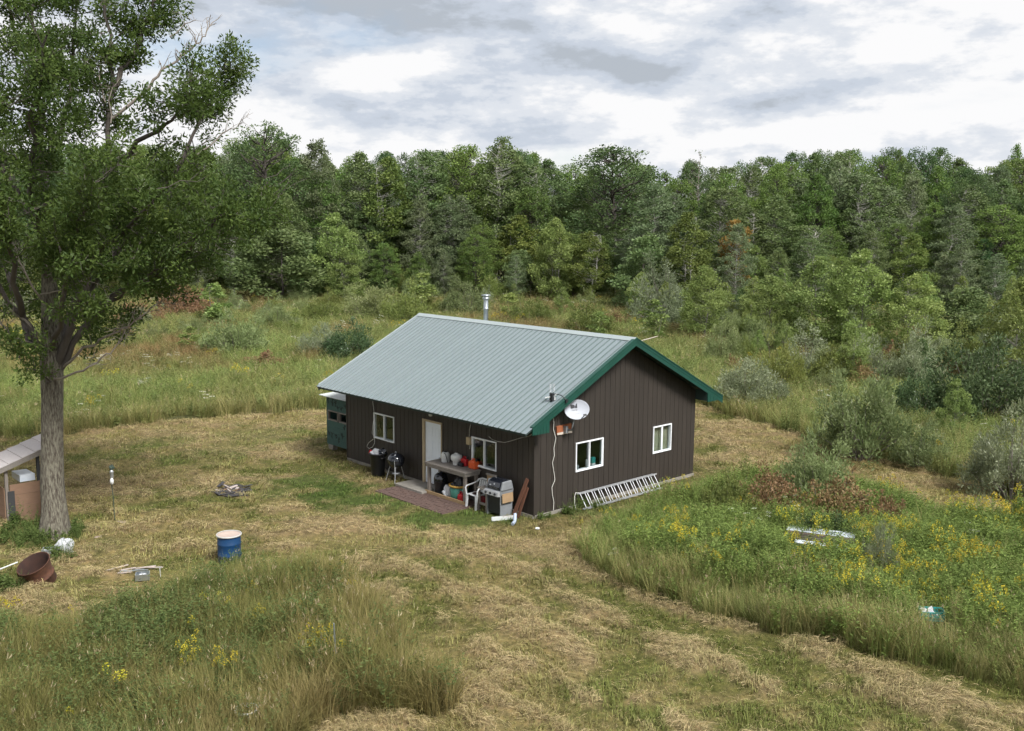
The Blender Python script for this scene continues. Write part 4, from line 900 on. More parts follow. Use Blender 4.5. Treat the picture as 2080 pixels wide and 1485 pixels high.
# ------------------------------------------------------------------ trees and shrubs
def unit(v): return v/np.maximum(np.linalg.norm(v, axis=-1, keepdims=True), 1e-6)
def leaves_mesh(name, C, A, L_, W_, lv, m, rg, fold=.0):
    n = len(C); A = unit(A); S = unit(np.cross(A, rg.normal(size=(n, 3)))); l = (L_*rg.uniform(.7, 1.25, n))[:, None]; w = (W_*rg.uniform(.7, 1.25, n))[:, None]
    V = np.stack([C, C+A*l*.42+S*w*.5, C+A*l, C+A*l*.42-S*w*.5], 1).reshape(-1, 3)
    return np_mesh(name, V, np.arange(4*n).reshape(n, 4), {'lv': ('FACE', 'FLOAT', lv)}, False, [m])
def clump_leaves(cc, cr, n, rg, up=.25, squash=.75, fill=.45):
    cc = np.asarray(cc); cr = np.asarray(cr); p = cr**2; p = p/p.sum(); k = rg.choice(len(cc), n, p=p)
    d = unit(rg.normal(size=(n, 3))); u = rg.uniform(size=n)**fill; off = d*(cr[k]*u)[:, None]; off[:, 2] *= squash
    C = cc[k]+off; A = d*.8+rg.normal(size=(n, 3))*.55; A[:, 2] += up
    cv = rg.uniform(size=len(cc)); lv = np.clip(.5*cv[k]+.5*rg.uniform(size=n), 0, 1)
    return C, A, lv
def tubes_mesh(name, paths, m, n=6):
    b = MB()
    for pts, rs in paths: b.tube(pts, list(rs), n, cap=False)
    return b.mesh(name, m)
def bent(p, q, rg, k=4, sag=.12, kink=.05):
    p, q = np.asarray(p, float), np.asarray(q, float); L_ = np.linalg.norm(q-p); t = np.linspace(0, 1, k+1)[:, None]
    pts = p+(q-p)*t; pts[:, 2] += (np.sin(t[:, 0]*math.pi)*-sag*L_); pts[1:-1] += rg.normal(size=(k-1, 3))*L_*kink
    return pts
def envelope(shape, t):
    if shape == 'ovoid': return np.sin(math.pi*np.clip(t, .02, .98)**.75)**.75
    if shape == 'round': return np.sqrt(np.clip(1-(2*t-.9)**2/1.25, .05, 1))
    if shape == 'dome': return np.clip(t*2.2+.25, 0, 1)**.7*np.sqrt(np.clip(1-np.clip((t-.42)/.60, 0, 1)**2.2, .03, 1))
    if shape == 'cone': return np.clip(1.02-t, .03, 1)**.85*np.clip(t*9+.35, 0, 1)
    if shape == 'column': return np.clip(np.sin(math.pi*np.clip(t, .03, .99)**.6), .05, 1)**.5
def tree_proto(seed, H, R, base, shape, nc, cr, nl, LL, LW, leafm, barkm, tr, stems=1, up=.25, lean=.3, squash=.75):
    rg = np.random.default_rng(seed); paths = []; tops = []
    for s in range(stems):
        a = rg.uniform(0, 6.28); off = 0 if stems == 1 else R*.45
        top = np.array([math.cos(a)*off+rg.normal()*lean, math.sin(a)*off+rg.normal()*lean, H*rg.uniform(.9, .97)])
        st = np.array([math.cos(a)*tr*1.5*(stems > 1), math.sin(a)*tr*1.5*(stems > 1), -.3]); pts = bent(st, top, rg, 7, 0, .006); pts[1:-1, :2] += rg.normal(size=(6, 2))*H*.008
        rs = tr*np.linspace(1, .12, 8); paths.append((pts, rs)); tops.append(pts)
    t = rg.uniform(0, 1, nc)**(.95); z = H*(base+(1-base)*t*.985); a = rg.uniform(0, 6.28, nc); e = envelope(shape, t)
    r = R*e*rg.uniform(.25, 1.0, nc)**.6*rg.uniform(.8, 1.12, nc)
    cc = np.stack([r*np.cos(a), r*np.sin(a), z], 1); crd = cr*(.55+.6*rg.uniform(size=nc))*(.55+.45*e)
    for i in range(nc):
        tp = tops[i % stems]; hz = max(.08*H, z[i]-r[i]*rg.uniform(.5, 1.0)); j = np.clip((hz+.3)/(tp[-1, 2]+.3)*7, 0, 6.99); j0 = int(j); p0 = tp[j0]+(tp[j0+1]-tp[j0])*(j-j0)
        paths.append((bent(p0, cc[i], rg, 3, .06), tr*.22*np.linspace(1, .25, 4)))
    C, A, lv = clump_leaves(cc, crd, nl, rg, up, squash)
    C[:, 2] = np.maximum(C[:, 2], .05)
    return tubes_mesh('trunk', paths, barkm, 5), leaves_mesh('crown', C, A, LL, LW, lv, leafm, rg), H, R
LM = dict(
 aspen=leaf_mat('aspen_leaves', (.070, .122, .040), (.190, .250, .096), cc=(.36, .42, .25)),
 aspen2=leaf_mat('poplar_leaves', (.085, .132, .056), (.225, .270, .138), cc=(.46, .49, .36)),
 oak=leaf_mat('oak_wood_leaves', (.040, .084, .030), (.118, .182, .064), cc=(.26, .32, .18)),
 maple=leaf_mat('broadleaf_leaves', (.060, .118, .026), (.175, .250, .062), cc=(.29, .34, .12)),
 young=leaf_mat('young_leaves', (.115, .180, .044), (.280, .345, .110), cc=(.48, .52, .28)),
 birch=leaf_mat('birch_leaves', (.085, .132, .030), (.210, .255, .066), cc=(.34, .33, .10)),
 autumn=leaf_mat('autumn_leaves', (.14, .12, .03), (.31, .175, .045), cc=(.38, .21, .06)),
 tamarack=leaf_mat('needle_leaves', (0.044, 0.105, 0.042), (0.105, 0.184, 0.074)),
 willow=leaf_mat('willow_leaves', (.115, .160, .055), (.275, .315, .140), cc=(.50, .52, .35)),
 silver=leaf_mat('silver_leaves', (.125, .160, .075), (.30, .335, .205), cc=(.56, .58, .47)),
 darkshrub=leaf_mat('dark_shrub_leaves', (.036, .072, .026), (.110, .160, .070), cc=(.36, .40, .33)),
 olive=leaf_mat('olive_shrub_leaves', (.105, .145, .034), (.235, .265, .080), cc=(.34, .34, .14)),
 brown=leaf_mat('brown_weed_leaves', (0.120, 0.085, 0.035), (0.300, 0.195, 0.100), cc=(0.380, 0.280, 0.160), trans=.25),
 yard=leaf_mat('yard_oak_leaves', (.034, .074, .016), (.108, .168, .038), cc=(.23, .29, .08), trans=.42),
)
TP = {}
def T(k, *a, **kw): TP.setdefault(k, []).append(tree_proto(*a, **kw))
for i in range(3): T('aspen', 100+i, 16, 2.5, .20, ('ovoid', 'dome', 'column')[i], 260, .60, 15000, .18, .13, LM['aspen'], M['white_bark'], .12)
for i in range(2): T('silver_aspen', 110+i, 16, 2.6, .18, ('column', 'ovoid')[i], 260, .60, 15000, .18, .13, LM['aspen2'], M['white_bark'], .11, up=.5)
for i in range(3): T('oak', 120+i, 17, 4.6, .18, 'round', 200, .92, 16000, .20, .15, LM['oak'], M['dark_bark'], .30)
for i in range(3): T('broadleaf', 130+i, 16, 3.2, .16, ('dome', 'ovoid', 'dome')[i], 240, .72, 15000, .19, .14, LM['maple'], M['dark_bark'], .2)
for i in range(3): T('young', 140+i, 6, 1.7, .03, 'ovoid', 120, .45, 10500, .125, .085, LM['young'], M['pale_bark'], .045, up=.4)
for i in range(2): T('young_dark', 150+i, 6, 1.8, .03, 'ovoid', 80, .60, 8000, .17, .12, LM['aspen'], M['dark_bark'], .06, up=.3)
for i in range(2): T('birch', 160+i, 11, 2.0, .24, 'ovoid', 85, .62, 8000, .18, .12, LM['birch'], M['white_bark'], .065, stems=2, up=-.1)
T('autumn', 170, 9, 1.5, .12, 'column', 50, .7, 5000, .2, .15, LM['autumn'], M['dark_bark'], .09)
T('tamarack', 180, 9, 1.9, .03, 'cone', 110, .55, 9000, .22, .035, LM['tamarack'], M['dark_bark'], .1, up=.1, squash=.4)
T('bare', 190, 17, 2.2, .5, 'ovoid', 45, .8, 60, .2, .15, LM['oak'], M['deadwood'], .14)
def shrub_proto(seed, H, R, nc, cr, nl, LL, LW, leafm, up=.9, stems=True):
    rg = np.random.default_rng(seed); a = rg.uniform(0, 6.28, nc); e = rg.uniform(0, 1, nc)**.6
    r = R*e; z = H*np.sqrt(np.clip(1-(e*.93)**2, .03, 1))*rg.uniform(.06, 1.0, nc)**.6*rg.uniform(.85, 1.12, nc)
    z *= .72+.5*(np.sin(2*a+seed)+np.sin(3*a+1.7*seed)+2)/4+.18*rg.normal(size=nc)
    z = np.maximum(z, .04)
    cc = np.stack([r*np.cos(a), r*np.sin(a), z], 1); paths = []
    for i in range(nc):
        if i % 2 == 0: paths.append((bent((r[i]*.15*math.cos(a[i]), r[i]*.15*math.sin(a[i]), -.1), cc[i], rg, 3, -.05), .022*np.linspace(1, .3, 4)))
    C, A, lv = clump_leaves(cc, cr*rg.uniform(.6, 1.3, nc), nl, rg, up, 1.0, .5); A[:, :2] += unit(C[:, :2])*.3
    ks = rg.integers(0, nc, 34); S0 = cc[ks]; ln_ = rg.uniform(.2, .5, 34)*H*.45; dr = unit(np.stack([np.cos(a[ks])*.35, np.sin(a[ks])*.35, np.ones(34)], 1)+rg.normal(size=(34, 3))*.18); m_ = 26; tt = rg.uniform(0, 1, (34, m_))
    C2 = (S0[:, None]+dr[:, None]*(ln_[:, None]*tt)[..., None]+rg.normal(size=(34, m_, 3))*.02).reshape(-1, 3); A2 = (dr[:, None]*.6+rg.normal(size=(34, m_, 3))*.5).reshape(-1, 3)
    for q in range(34): paths.append((np.array([S0[q], S0[q]+dr[q]*ln_[q]]), np.array([.012, .004])))
    C = np.concatenate([C, C2]); A = np.concatenate([A, A2]); lv = np.concatenate([lv, rg.uniform(.4, 1, len(C2))])
    C[:, 2] = np.maximum(C[:, 2], .03)
    return tubes_mesh('trunk', paths, M['twig'], 4), leaves_mesh('crown', C, A, LL, LW, lv, leafm, rg), H, R
def SP(k, *a, **kw): TP.setdefault(k, []).append(shrub_proto(*a, **kw))
for i in range(3): SP('willow', 200+i, 2.6, 1.7, 90, .36, 10000, .16, .042, LM['willow'])
for i in range(2): SP('silver', 210+i, 2.2, 1.7, 85, .36, 9000, .14, .045, LM['silver'])
for i in range(2): SP('darkshrub', 220+i, 3.0, 2.0, 80, .46, 9000, .15, .075, LM['darkshrub'], up=.3)
for i in range(2): SP('olive', 230+i, 1.8, 1.8, 80, .34, 7500, .13, .05, LM['olive'], up=.6)
for i in range(2): SP('brown', 240+i, 1.1, 1.2, 80, .26, 4800, .09, .05, LM['brown'], up=.2)
for i in range(2): T('sapling', 250+i, 3.2, .55, .05, 'column', 34, .22, 1300, .13, .10, LM['young'], M['pale_bark'], .02, up=.5)
cnt = {}
NAMES = dict(aspen='aspen_tree', silver_aspen='poplar_tree', oak='oak_tree', broadleaf='broadleaf_tree', young='young_aspen', young_dark='young_broadleaf_tree', birch='birch_tree', autumn='autumn_tree', tamarack='tamarack_tree', bare='bare_tree',
             willow='willow_shrub', silver='silver_shrub', darkshrub='dark_shrub', olive='olive_shrub', brown='brown_bush', sapling='aspen_sapling')
TR = random.Random(77)
def plant(kind, x, y, h, wid, label, cat, group=None, z=None):
    k = cnt.get(kind, 0); cnt[kind] = k+1; tm, cm, H, R = TP[kind][k % len(TP[kind])]
    e = empty(NAMES[kind], (x, y, (zg1(x, y) if z is None else z)-.03), TR.uniform(0, 6.28), label, cat, group)
    sx = wid/(2*R*1.02); e.scale = (sx, sx, h/H); link('trunk', tm, e); link('crown', cm, e); return e
def plant_px(kind, px, base, top, wpx, label, cat, group=None):
    P = G(px, base); h = at_depth(px, top, P[1])[2]; return plant(kind, P[0], P[1], h, wpx/F*P[1], label, cat, group)

# --- the trees one can tell apart at the edge of the wood
EDGE = 'trees along the edge of the wood'
for a in (
 ('oak', 545, 603, 243, 215, 'tall dark oak rising above the wood just beyond the big yard oak'),
 ('silver_aspen', 650, 602, 281, 110, 'narrow poplar with pointed top next to the tall dark oak'),
 ('aspen', 735, 600, 306, 130, 'grey-green aspen on the skyline left of the twin-trunked birch'),
 ('birch', 792, 603, 318, 125, 'birch with tall pale twin trunks at the dark gap in the wood'),
 ('aspen', 868, 602, 303, 130, 'rounded aspen on the skyline above the cabin roof\'s left end'),
 ('silver_aspen', 912, 606, 392, 95, 'lighter poplar with pale upright shoots above the cabin roof'),
 ('broadleaf', 955, 600, 296, 150, 'broad green tree on the skyline above the chimney pipe'),
 ('aspen', 1020, 603, 276, 130, 'highest aspen on the skyline behind the chimney pipe'),
 ('oak', 1245, 604, 296, 250, 'broad dark oak in the middle of the wood behind the cabin ridge'),
 ('birch', 1196, 624, 468, 95, 'slender birch with two forking white stems behind the cabin ridge'),
 ('birch', 1392, 650, 428, 110, 'yellow-green birch right of the broad dark oak'),
 ('autumn', 1490, 648, 442, 72, 'orange-leaved tree turning early at the edge of the wood'),
 ('bare', 1408, 585, 300, 70, 'bare dead tree poking above the skyline right of the broad oak'),
 ('tamarack', 1992, 640, 484, 105, 'dark conical tamarack near the right edge of the wood'),
 ('silver_aspen', 1924, 640, 415, 125, 'pale poplar with upright shoots left of the dark tamarack'),
 ('broadleaf', 2046, 560, 290, 70, 'lone taller tree on the skyline at the right edge of the photo'),
 ('silver_aspen', 1600, 612, 346, 190, 'large greyish poplar behind the orange tree'),
 ('silver_aspen', 1742, 620, 352, 200, 'large greyish poplar behind the young aspen thicket'),
 ('young_dark', 572, 622, 462, 185, 'dense pyramid-shaped young tree at the meadow edge left of the cabin'),
 ('young', 683, 618, 432, 110, 'young aspen with pale shoots beside the pyramid-shaped tree'),
 ('young', 1128, 622, 442, 95, 'young aspen with yellowish crown above the cabin ridge'),
 ('young_dark', 1315, 640, 478, 150, 'rounded young tree in front of the broad dark oak'),
 ('young', 1428, 700, 540, 110, 'slim young aspen directly behind the cabin\'s gable peak'),
 ('young', 1525, 640, 500, 100, 'young aspen below the orange tree'),
 ('young', 1560, 712, 560, 140, 'young aspen at the left end of the thicket right of the cabin'),
 ('young', 1660, 720, 520, 150, 'tall bushy young aspen in the middle of the thicket right of the cabin'),
 ('young', 1742, 728, 505, 140, 'tallest young aspen of the thicket right of the cabin'),
 ('young', 1848, 735, 556, 130, 'young aspen at the right end of the thicket'),
 ('young_dark', 1955, 720, 578, 150, 'dark round young tree right of the thicket'),
 ('young', 2062, 800, 560, 150, 'pale leafy young aspen at the right edge of the photo'),
): plant_px(*a[:6], cat='tree', group=EDGE)

# --- bushes and saplings one can tell apart in the meadow
BUSH = 'bushes in the meadow'
for a in (
 ('willow', 480, 728, 640, 135, 'grey-green willow bush in the meadow left of the cabin'),
 ('willow', 752, 655, 580, 125, 'domed willow bush in front of the pyramid-shaped tree'),
 ('willow', 944, 648, 580, 95, 'domed willow bush just left of the chimney pipe'),
 ('willow', 566, 676, 614, 85, 'small willow bush between the meadow and the pyramid-shaped tree'),
 ('olive', 652, 660, 612, 95, 'low olive bush left of the domed willow'),
 ('darkshrub', 715, 742, 662, 115, 'dark bush directly behind the cabin\'s left roof corner'),
 ('silver', 655, 735, 668, 95, 'silvery bush left of the dark bush behind the roof corner'),
 ('olive', 820, 668, 600, 110, 'olive bush behind the left end of the cabin ridge'),
 ('olive', 1075, 668, 610, 90, 'olive bush right of the chimney pipe'),
 ('silver', 1345, 672, 566, 145, 'big grey willow bush above the cabin ridge\'s right end'),
 ('olive', 1200, 690, 622, 100, 'yellowish bush behind the middle of the cabin ridge'),
 ('willow', 1538, 728, 650, 85, 'round willow bush left of the aspen thicket'),
 ('willow', 1470, 745, 655, 80, 'willow bush just right of the gable peak'),
 ('silver', 1520, 830, 742, 150, 'whitish flowering bush beside the cabin\'s rear eave'),
 ('silver', 1640, 775, 690, 130, 'silvery bush below the aspen thicket, left one'),
 ('silver', 1735, 785, 695, 120, 'silvery bush below the aspen thicket, right one'),
 ('olive', 1575, 800, 705, 110, 'olive bush between whitish bush and thicket'),
 ('willow', 1682, 812, 752, 70, 'small round willow bush behind the big near willow'),
 ('willow', 1745, 935, 768, 190, 'big willow bush beside the mown strip right of the cabin'),
 ('darkshrub', 2000, 865, 690, 200, 'dark bush with silvery leaves at the right edge of the photo'),
 ('darkshrub', 1870, 860, 752, 110, 'dark green bush between the big willow and silvery-leaved bush'),
 ('silver', 2052, 1012, 872, 190, 'near silvery bush at the right edge beside the mown strip'),
 ('willow', 1868, 950, 872, 120, 'low willow bush at the foot of the big willow'),
 ('young', 1935, 900, 770, 70, 'pale young bush in front of the dark silvery-leaved bush'),
 ('brown', 376, 650, 592, 115, 'rust-brown dead bush at the meadow edge behind the oak'),
 ('brown', 280, 668, 622, 110, 'reddish-brown bush behind the oak trunk'),
 ('brown', 540, 755, 722, 115, 'low reddish weeds left of the cabin roof'),
 ('brown', 1245, 672, 640, 90, 'reddish bush peeping over the cabin ridge'),
 ('brown', 1700, 1068, 982, 165, 'rust-brown weed clump above the sheet stack'),
 ('brown', 1570, 1048, 968, 140, 'rust-brown weed clump left of the tall sapling in the weed patch'),
 ('brown', 1800, 1082, 1015, 100, 'rust-brown weed clump at the right of the weed patch'),
 ('darkshrub', 1690, 1104, 1046, 130, 'dark green leafy shrub just above the sheet stack'),
 ('olive', 1480, 1062, 975, 130, 'leafy green shrub at the left of the brown weeds'),
 ('willow', 1655, 1022, 892, 150, 'wispy sapling clump at the back of the weed patch'),
 ('silver', 1782, 1196, 1086, 75, 'silvery sapling standing among the goldenrod'),
 ('sapling', 440, 672, 574, 60, 'pale slender sapling above the grey-green willow bush'),
 ('sapling', 388, 724, 664, 45, 'small leafy sapling alone in the meadow behind the oak'),
 ('sapling', 1036, 655, 594, 40, 'light sapling right beside the chimney pipe'),
 ('sapling', 860, 650, 555, 60, 'light sapling in front of the wood above the roof'),
 ('sapling', 1214, 700, 632, 45, 'light sapling at the middle of the cabin ridge'),
 ('sapling', 1326, 705, 608, 60, 'light sapling above the gable peak'),
): plant_px(*a[:6], cat='sapling' if a[0] == 'sapling' else 'bush', group=BUSH)

# --- the wood itself
SKX = [-500, -200, 100, 440, 500, 570, 610, 650, 690, 750, 790, 850, 900, 950, 1000, 1030, 1080, 1120, 1150, 1200, 1240, 1290, 1330, 1400, 1450, 1500, 1560, 1620, 1700, 1770, 1830, 1870, 1900, 1950, 2000, 2050, 2080, 2500]
SKY_ = [300, 280, 285, 285, 275, 265, 300, 292, 322, 308, 302, 310, 306, 302, 284, 296, 300, 304, 328, 330, 312, 318, 334, 322, 330, 324, 314, 304, 300, 288, 303, 288, 290, 318, 328, 312, 314, 300]
WOODK = [('broadleaf', 'mid-green tree within the dense wood behind the cabin'), ('aspen', 'grey-green aspen within the dense wood behind the cabin'), ('oak', 'dark oak within the dense wood behind the cabin'), ('silver_aspen', 'greyish poplar within the dense wood behind the cabin')]
def whereabouts(x):
    for lim, s in ((0, 'left of the photo'), (220, 'behind the yard oak trunk'), (440, 'behind the yard oak crown'), (560, 'by the tall dark oak'), (700, 'behind the pyramid-shaped tree'), (850, 'by the twin-trunked birch'), (990, 'above the chimney pipe'), (1130, 'above the cabin ridge'), (1300, 'by the broad dark oak'), (1440, 'above the gable peak'), (1560, 'by the orange tree'), (1690, 'left above the thicket'), (1820, 'right above the thicket'), (1950, 'by the pale poplar'), (2080, 'by the dark tamarack')):
        if x < lim: return s
    return 'right of the photo'
for row, (d0, sp, dip) in enumerate(((120, 66, (20, 85)), (129, 62, (6, 48)), (140, 58, (2, 24)), (154, 54, (0, 12)))):
    px = -420+row*17
    while px < 2520:
        x_ = px+TR.uniform(-22, 22); d = d0+TR.uniform(-4, 4)-(12 if x_ > 1450 else 0); top = np.interp(x_, SKX, SKY_)+TR.uniform(*dip)
        P = at_depth(x_, 457, d); h = at_depth(x_, top, d)[2]
        k, lb = TR.choices(WOODK, (4, 3, 2, 2 if x_ > 1350 else .7))[0]
        lb = lb.split(' within')[0]+(' low in the front of', ' halfway up', ' near the skyline of', ' on the skyline of')[row]+' the wood, '+whereabouts(x_)
        plant(k, P[0], d, h, (1.6+.34*h)*TR.uniform(.75, 1.1) if k != 'oak' else .44*h*TR.uniform(.8, 1.05), lb, 'tree', 'trees of the wood', z=0)
        px += sp*TR.uniform(.8, 1.2)
# understory at the wood's edge
px = -380
while px < 2450:
    base = 614 if px < 1380 else 640; b = base+TR.uniform(-14, 10)
    hp_ = TR.uniform(60, 135); k, lb = TR.choice([('young_dark', 'dark young tree at the foot of the wood, '), ('young', 'light young aspen at the foot of the wood, '), ('olive', 'olive bush at the foot of the wood, '), ('willow', 'grey willow bush at the foot of the wood, ')]); lb += whereabouts(px)
    if k in ('olive', 'willow'): hp_ *= .5
    plant_px(k, px, b, b-hp_, hp_*TR.uniform(.6, .95) if k in ('young', 'young_dark') else hp_*TR.uniform(1.2, 1.7), lb, 'tree' if k in ('young', 'young_dark') else 'bush', 'understory of the wood'); px += TR.uniform(34, 62)
for row, (dl, dr_, sp, hh) in enumerate(((114, 100, 62, (8, 13)), (107, 88, 66, (5, 9)))):    # middling trees along the edge
    px = -400+row*25
    while px < 2480:
        x_ = px+TR.uniform(-20, 20); d = (dl if x_ < 1330 else dr_)+TR.uniform(-4, 4); P = at_depth(x_, 457, d); h = TR.uniform(*hh)
        k, lb = TR.choices([('aspen', 'middling grey-green aspen'), ('broadleaf', 'middling green tree'), ('silver_aspen', 'middling pale poplar'), ('birch', 'middling birch')], (3, 2.5, 2, .8))[0]
        plant(k, P[0], d, h, h*TR.uniform(.40, .60), lb+(' behind' if row == 0 else ' in')+' the front row of the wood, '+whereabouts(x_), 'tree', 'middling trees at the front of the wood', z=0); px += sp*TR.uniform(.75, 1.3)
# thicket of young growth between the cabin and the wood on the right
n_ = 0
while n_ < 74:
    px = TR.uniform(1330, 2330); b = TR.uniform(650, 800 if px > 1500 else 700); P = G(px, b)
    if zones(np.array([P[0]]), np.array([P[1]]))[2][0] or house_dist(np.array([P[0]]), np.array([P[1]]))[0] < 6: continue
    k, lb = TR.choices([('young', 'light young aspen'), ('willow', 'grey-green willow bush'), ('olive', 'yellow-green bush'), ('young_dark', 'dark young tree'), ('silver', 'silvery bush')], (6, 3.2, 2.2, 1.0, 1.8))[0]
    h = TR.uniform(2.8, 5.0)*(1.0 if b < 730 else .75) if k.startswith('young') else TR.uniform(1.5, 2.6)
    plant(k, P[0], P[1], h, h*(TR.uniform(.38, .56) if k.startswith('young') else TR.uniform(1.1, 1.5)), lb+(' in the back of' if b < 690 else ' in the middle of' if b < 745 else ' in the front of')+' the thicket, '+whereabouts(px), 'tree' if k.startswith('young') else 'bush', 'young growth of the thicket'); n_ += 1
# bushes between the meadow and the wood on the left
for i in range(34):
    px = TR.uniform(-250, 1330); b = TR.uniform(616, 655); P = G(px, b); k, lb = TR.choices([('young', 'light young aspen'), ('willow', 'grey-green willow bush'), ('olive', 'yellow-green bush'), ('silver', 'silvery bush')], (2, 3, 3, 1))[0]
    h = TR.uniform(2.8, 4.5) if k == 'young' else TR.uniform(1.5, 2.6); plant(k, P[0], P[1], h, h*(.6 if k == 'young' else 1.35), lb+(' behind' if b < 635 else ' along')+' the far meadow edge, '+whereabouts(px), 'bush', 'bushes along the far meadow edge')
# scattered low bushes over the far meadow
for i in range(70):
    px = TR.uniform(-250, 2350); b = TR.uniform(632, 700) if px < 1300 else TR.uniform(665, 800)
    if 620 < px < 1480 and b > 640: continue
    k = TR.choices(('olive', 'willow', 'silver', 'brown', 'sapling'), (3, 3, 2, 2, 1))[0]; P = G(px, b)
    s = dict(olive=1.3, willow=1.5, silver=1.3, brown=1.0, sapling=2.2)[k]*TR.uniform(.7, 1.3)
    plant(k, P[0], P[1], s, s*(1.5 if k != 'sapling' else .4), {'olive': 'low olive bush', 'willow': 'low grey-green bush', 'silver': 'low silvery bush', 'brown': 'low rusty bush', 'sapling': 'thin sapling'}[k]+(' far out in' if b < 665 else ' in the middle of' if b < 720 else ' in the near part of')+' the meadow, '+whereabouts(px), 'bush', 'low bushes of the far meadow')

# ------------------------------------------------------------------ the big yard oak
def yard_oak():
    rg = np.random.default_rng(5); base = G(112, 1088); D0 = base[1]; e = empty('yard_oak', (base[0], D0, 0), 0, 'large oak with lichen-marked trunk and bare lower limbs in the yard', 'tree')
    O = np.array([base[0], D0, 0])
    def pt(px, py, dd=0): return at_depth(px, py, D0+dd)-O
    def smooth(pts, k=4):                                    # Catmull-Rom through the points
        P = np.array(pts); P = np.vstack([2*P[0]-P[1], P, 2*P[-1]-P[-2]]); out = []
        for i in range(1, len(P)-2):
            for t in np.linspace(0, 1, k, endpoint=False):
                a, b, c, d = P[i-1:i+3]; out.append(.5*((2*b)+(-a+c)*t+(2*a-5*b+4*c-d)*t*t+(-a+3*b-3*c+d)*t**3))
        out.append(P[-2]); return np.array(out)
    # trunk with a flared, fluted foot
    b = MB(); n = 28; prof = [(1100, .52), (1085, .44), (1065, .37), (1030, .32), (980, .295), (900, .275), (820, .265), (770, .28), (735, .285), (700, .25), (640, .22), (580, .195), (520, .165), (470, .13)]
    rings = []
    for k, (py, r) in enumerate(prof):
        c = pt(110 if py > 1000 else 106-max(0, 760-py)*.03, py, .15*max(0, (760-py)/200)); 
        ring = []
        for j in range(n):
            a = 2*math.pi*j/n; fl = 1+(.16*math.sin(5*a+1)+.10*math.sin(3*a))*max(0, (r-.33))/.2+.035*math.sin(11*a+py*.05)+.02*math.sin(7*a-py*.031)
            ring.append((c[0]+r*fl*math.cos(a), c[1]+r*fl*math.sin(a), c[2]))
        rings += ring
    b.add(rings, [(i*n+k, i*n+(k+1) % n, (i+1)*n+(k+1) % n, (i+1)*n+k) for i in range(len(prof)-1) for k in range(n)], True)
    b.build('trunk', M['bark'], e)
    LIMBS = [  # (points px,py,depth offset), start radius, leafy from
     ([(104, 760, 0), (100, 640, .2), (92, 500, .3), (88, 330, .2), (84, 150, .4), (62, 0, .5), (45, -140, .5)], .10, .24),
     ([(112, 750, 0), (150, 640, -.3), (196, 520, -.5), (208, 360, -.6), (226, 190, -.5), (215, 30, -.4), (205, -130, -.2)], .12, .20),
     ([(122, 750, 0), (185, 650, .3), (285, 570, .6), (395, 490, .8), (475, 445, .9), (535, 425, 1.0)], .10, .22),
     ([(150, 640, -.3), (230, 520, .4), (320, 400, .7), (385, 300, .9), (425, 200, 1.0), (440, 150, 1.0)], .09, .3),
     ([(100, 740, 0), (45, 640, -.5), (-50, 520, -.8), (-150, 420, -1)], .09, .3),
     ([(92, 500, .3), (30, 380, .8), (-40, 230, 1.0), (-70, 60, 1.1)], .11, .25),
     ([(226, 190, -.5), (275, 100, -.2), (305, 10, 0), (330, -90, 0)], .08, .15),
     ([(104, 720, 0), (150, 620, 2), (190, 500, 3.4), (230, 380, 4.2)], .09, .25),
     ([(104, 720, 0), (130, 600, -1.8), (160, 480, -3.2), (190, 360, -3.8)], .085, .35),
     ([(92, 500, .3), (60, 360, -1.6), (70, 200, -2.6), (100, 60, -3)], .11, .25),
     ([(88, 400, .3), (120, 260, 2), (150, 120, 3), (160, 0, 3.4)], .11, .2),
     ([(285, 570, .6), (350, 540, -.8), (420, 470, -1.6), (460, 430, -2)], .07, .15),
     ([(45, 640, -.5), (20, 500, -2), (-20, 380, -3)], .09, .25),
     ([(208, 360, -.6), (280, 290, -1.4), (350, 240, -1.8), (395, 190, -2)], .08, .2),
     ([(196, 520, -.5), (270, 450, -1.8), (340, 380, -2.6)], .08, .2),
     ([(62, 700, 0), (10, 560, 1.5), (-40, 440, 2.5)], .1, .3),
     ([(84, 150, .4), (30, 60, .8), (0, -60, 1)], .07, .1),
     ([(190, 640, 0), (250, 590, -.8), (330, 545, -1.2), (400, 520, -1.4)], .05, .3), ([(95, 780, -.3), (80, 760, -.6), (40, 735, -.9)], .03, .3), ([(120, 650, -.5), (130, 560, -1), (120, 480, -1.4)], .06, .3), ([(112, 700, .3), (150, 670, 1.0), (215, 640, 1.6)], .05, .45),
    ]
    paths = []; cc = []; cr = []
    for pts, r0, leafy in LIMBS:
        P = smooth([pt(*p) for p in pts]); P[1:-1] += rg.normal(size=(len(P)-2, 3))*.05
        rs = r0*np.linspace(1, .16, len(P)); paths.append((P, rs)); L_ = np.sum(np.linalg.norm(np.diff(P, axis=0), axis=1))
        for j in range(int(L_*3.1)):
            t = leafy+(1-leafy)*rg.uniform()**.8; i = min(int(t*(len(P)-1)), len(P)-2); p0 = P[i]+(P[i+1]-P[i])*rg.uniform(); tg = unit(P[i+1]-P[i])
            d = unit(unit(rg.normal(size=3))*1.0+tg*.45+np.array([0, 0, .18])); l = rg.uniform(.45, 1.5)*(1.15-.35*t); q = p0+d*l; paths.append((bent(p0, q, rg, 3, .04), r0*.16*np.linspace(1, .3, 4)))
            for m in range(3):
                s = rg.uniform(.45, 1); c = p0+(q-p0)*s+rg.normal(size=3)*.22; paths.append((np.array([p0+(q-p0)*max(0, s-.25), c]), np.array([.012, .005]))); cc.append(c); cr.append(rg.uniform(.20, .40))
    link('limbs', tubes_mesh('limbs', paths, M['dark_bark'], 6), e)
    cc = np.array(cc); cr = np.array(cr)
